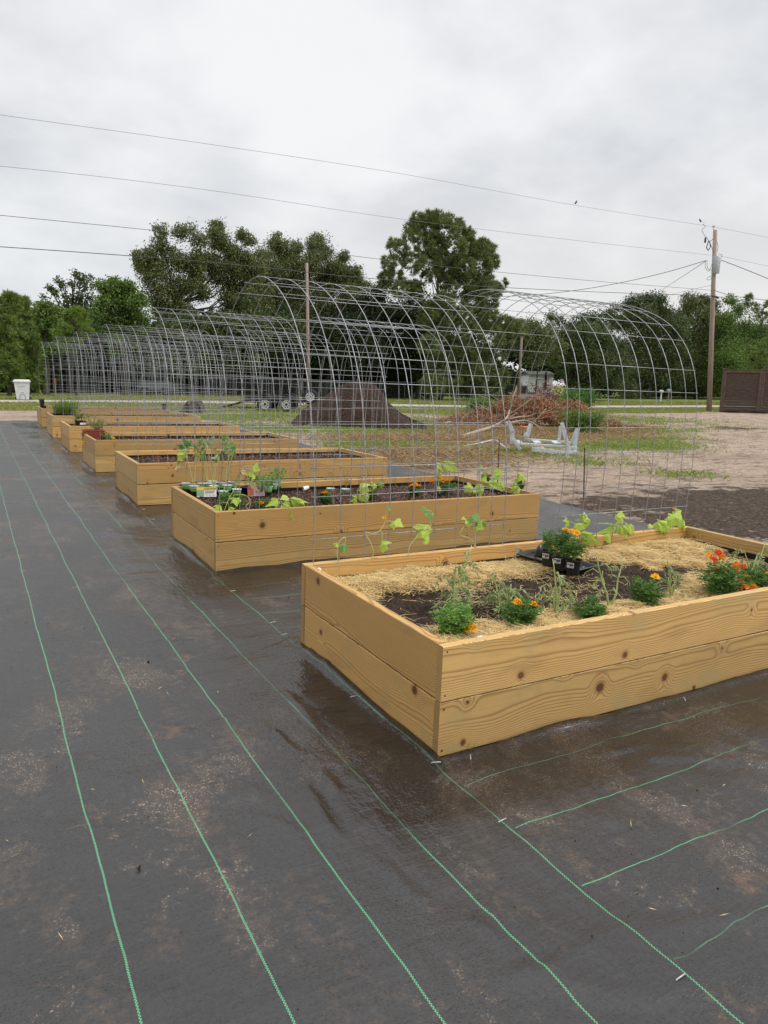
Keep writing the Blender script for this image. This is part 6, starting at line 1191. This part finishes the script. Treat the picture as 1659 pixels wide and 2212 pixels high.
# chain-link fence beyond the road
A = np.array([12.0, 45.0]); B = np.array([46., 52.]); n = 14; cf = empty('chain_link_fence', (A[0], A[1], float(terr(*A))), 'long grey chain-link fence beyond the road, behind the far arches', 'fence')
e = B - A; L = np.linalg.norm(e); u = e/L; wm = MB()
for k in range(n + 1): p = u*L*k/n; MB().tube([(p[0], p[1], 0), (p[0], p[1], 1.3)], .03, 6).build('fence_post', CABLEG, cf)
MB().tube([(0, 0, 1.28), (u[0]*L, u[1]*L, 1.28 - .2)], .022, 5).build('top_rail', CABLEG, cf)
st = .16; Q = []
for k in range(int(L/st) + 8):
    for sg in (1, -1):
        a0_, a1_ = k*st, k*st + sg*1.22
        p0_, p1_ = np.array([u[0]*a0_, u[1]*a0_, .03]), np.array([u[0]*a1_, u[1]*a1_, 1.25]); 
        if not (0 <= a1_ <= L and 0 <= a0_ <= L): continue
        w = np.array([u[0], u[1], 0])*.004; Q.append([p0_ - w, p0_ + w, p1_ + w, p1_ - w])
np_mesh('wire_mesh', np.array(Q), 4, CABLEG, cf)
# white building and a pale shed in the trees
fr = Matrix.Translation(Vector((at(1165, 850, 58)[0], 58, -.13))) @ Matrix.Rotation(YAW, 4, 'Z'); s = 58/math.cos(0)/F*1.2; hb = empty('white_building', fr, 'white-walled building glimpsed through the trees right of the thin pole', 'building'); mm = lambda v: v*.0425
MB().box((mm(2), 2.5, 1.3), (mm(60), 5, 2.6)).build('wall', WALLW, hb); MB().box((mm(-36), 2.0, .6), (mm(20), 3, 1.2)).build('lean_to', WALLW, hb); MB().box((mm(-36), .45, .95), (mm(18), .06, .75)).build('window', DARKG, hb)
MB().box((mm(14), -.02, 1.9), (mm(5), .06, 1.8)).build('door', DARKG, hb); MB().box((mm(-16), -.03, .62), (mm(48), .08, .10)).build('skirting', DARKG, hb)
MB().add([(mm(-32), -.3, 2.58), (mm(36), -.3, 2.58), (mm(36), 5.3, 2.58), (mm(-32), 5.3, 2.58), (mm(-32), 2.5, 2.95), (mm(36), 2.5, 2.95)], [(0, 1, 5, 4), (2, 3, 4, 5), (0, 4, 3), (1, 2, 5)]).build('roof', noisy('grey_shingles', (.05, .05, .05), (.08, .08, .08), 6, .8), hb)
fr, q = face(332, 848.5); s = mpp(q); sh = empty('parked_van', Matrix.Translation(Vector(at(335, 850, 50))) @ Matrix.Rotation(YAW, 4, 'Z'), 'pale grey vehicle half hidden beyond the chain-link fence', 'van'); sh.location.z = float(terr(sh.location.x, sh.location.y))
MB().prism([(-1.15, .35), (1.15, .35), (1.15, .9), (.95, .98), (.70, 1.45), (-.8, 1.45), (-1.1, .95)], 0, 1.6).build('body', noisy('grey_vehicle_paint', (.16, .17, .18), (.22, .23, .24), 2, .35), sh); MB().prism([(.62, 1.0), (.85, 1.0), (.66, 1.38), (-.7, 1.38), (-.92, 1.0)], -.012, -.004).build('window', DARKG, sh)
for x in (-.7, .7): MB().lathe([(0, -.02), (.30, -.02), (.30, .16), (0, .16)], (x, 0, .30), 18, 'y').build('wheel', TYRE, sh, True)
for px, py, w, h, lab, col in ((119, 824, .12, .34, 'small red sign at the edge of the young pines', (.22, .035, .02)),):
    P = at(px, py, 42.5); g0 = float(terr(P[0], P[1])); sg = empty('red_sign', (P[0], P[1], g0), lab, 'sign'); MB().tube([(0, .03, 0), (0, .03, P[2] - g0)], .03, 6).build('post', POLEW, sg); MB().box((0, 0, P[2] - g0), (w, .03, h), None, .004).build('panel', mat('red_paint', col, .5), sg)
bpy.context.view_layer.update()
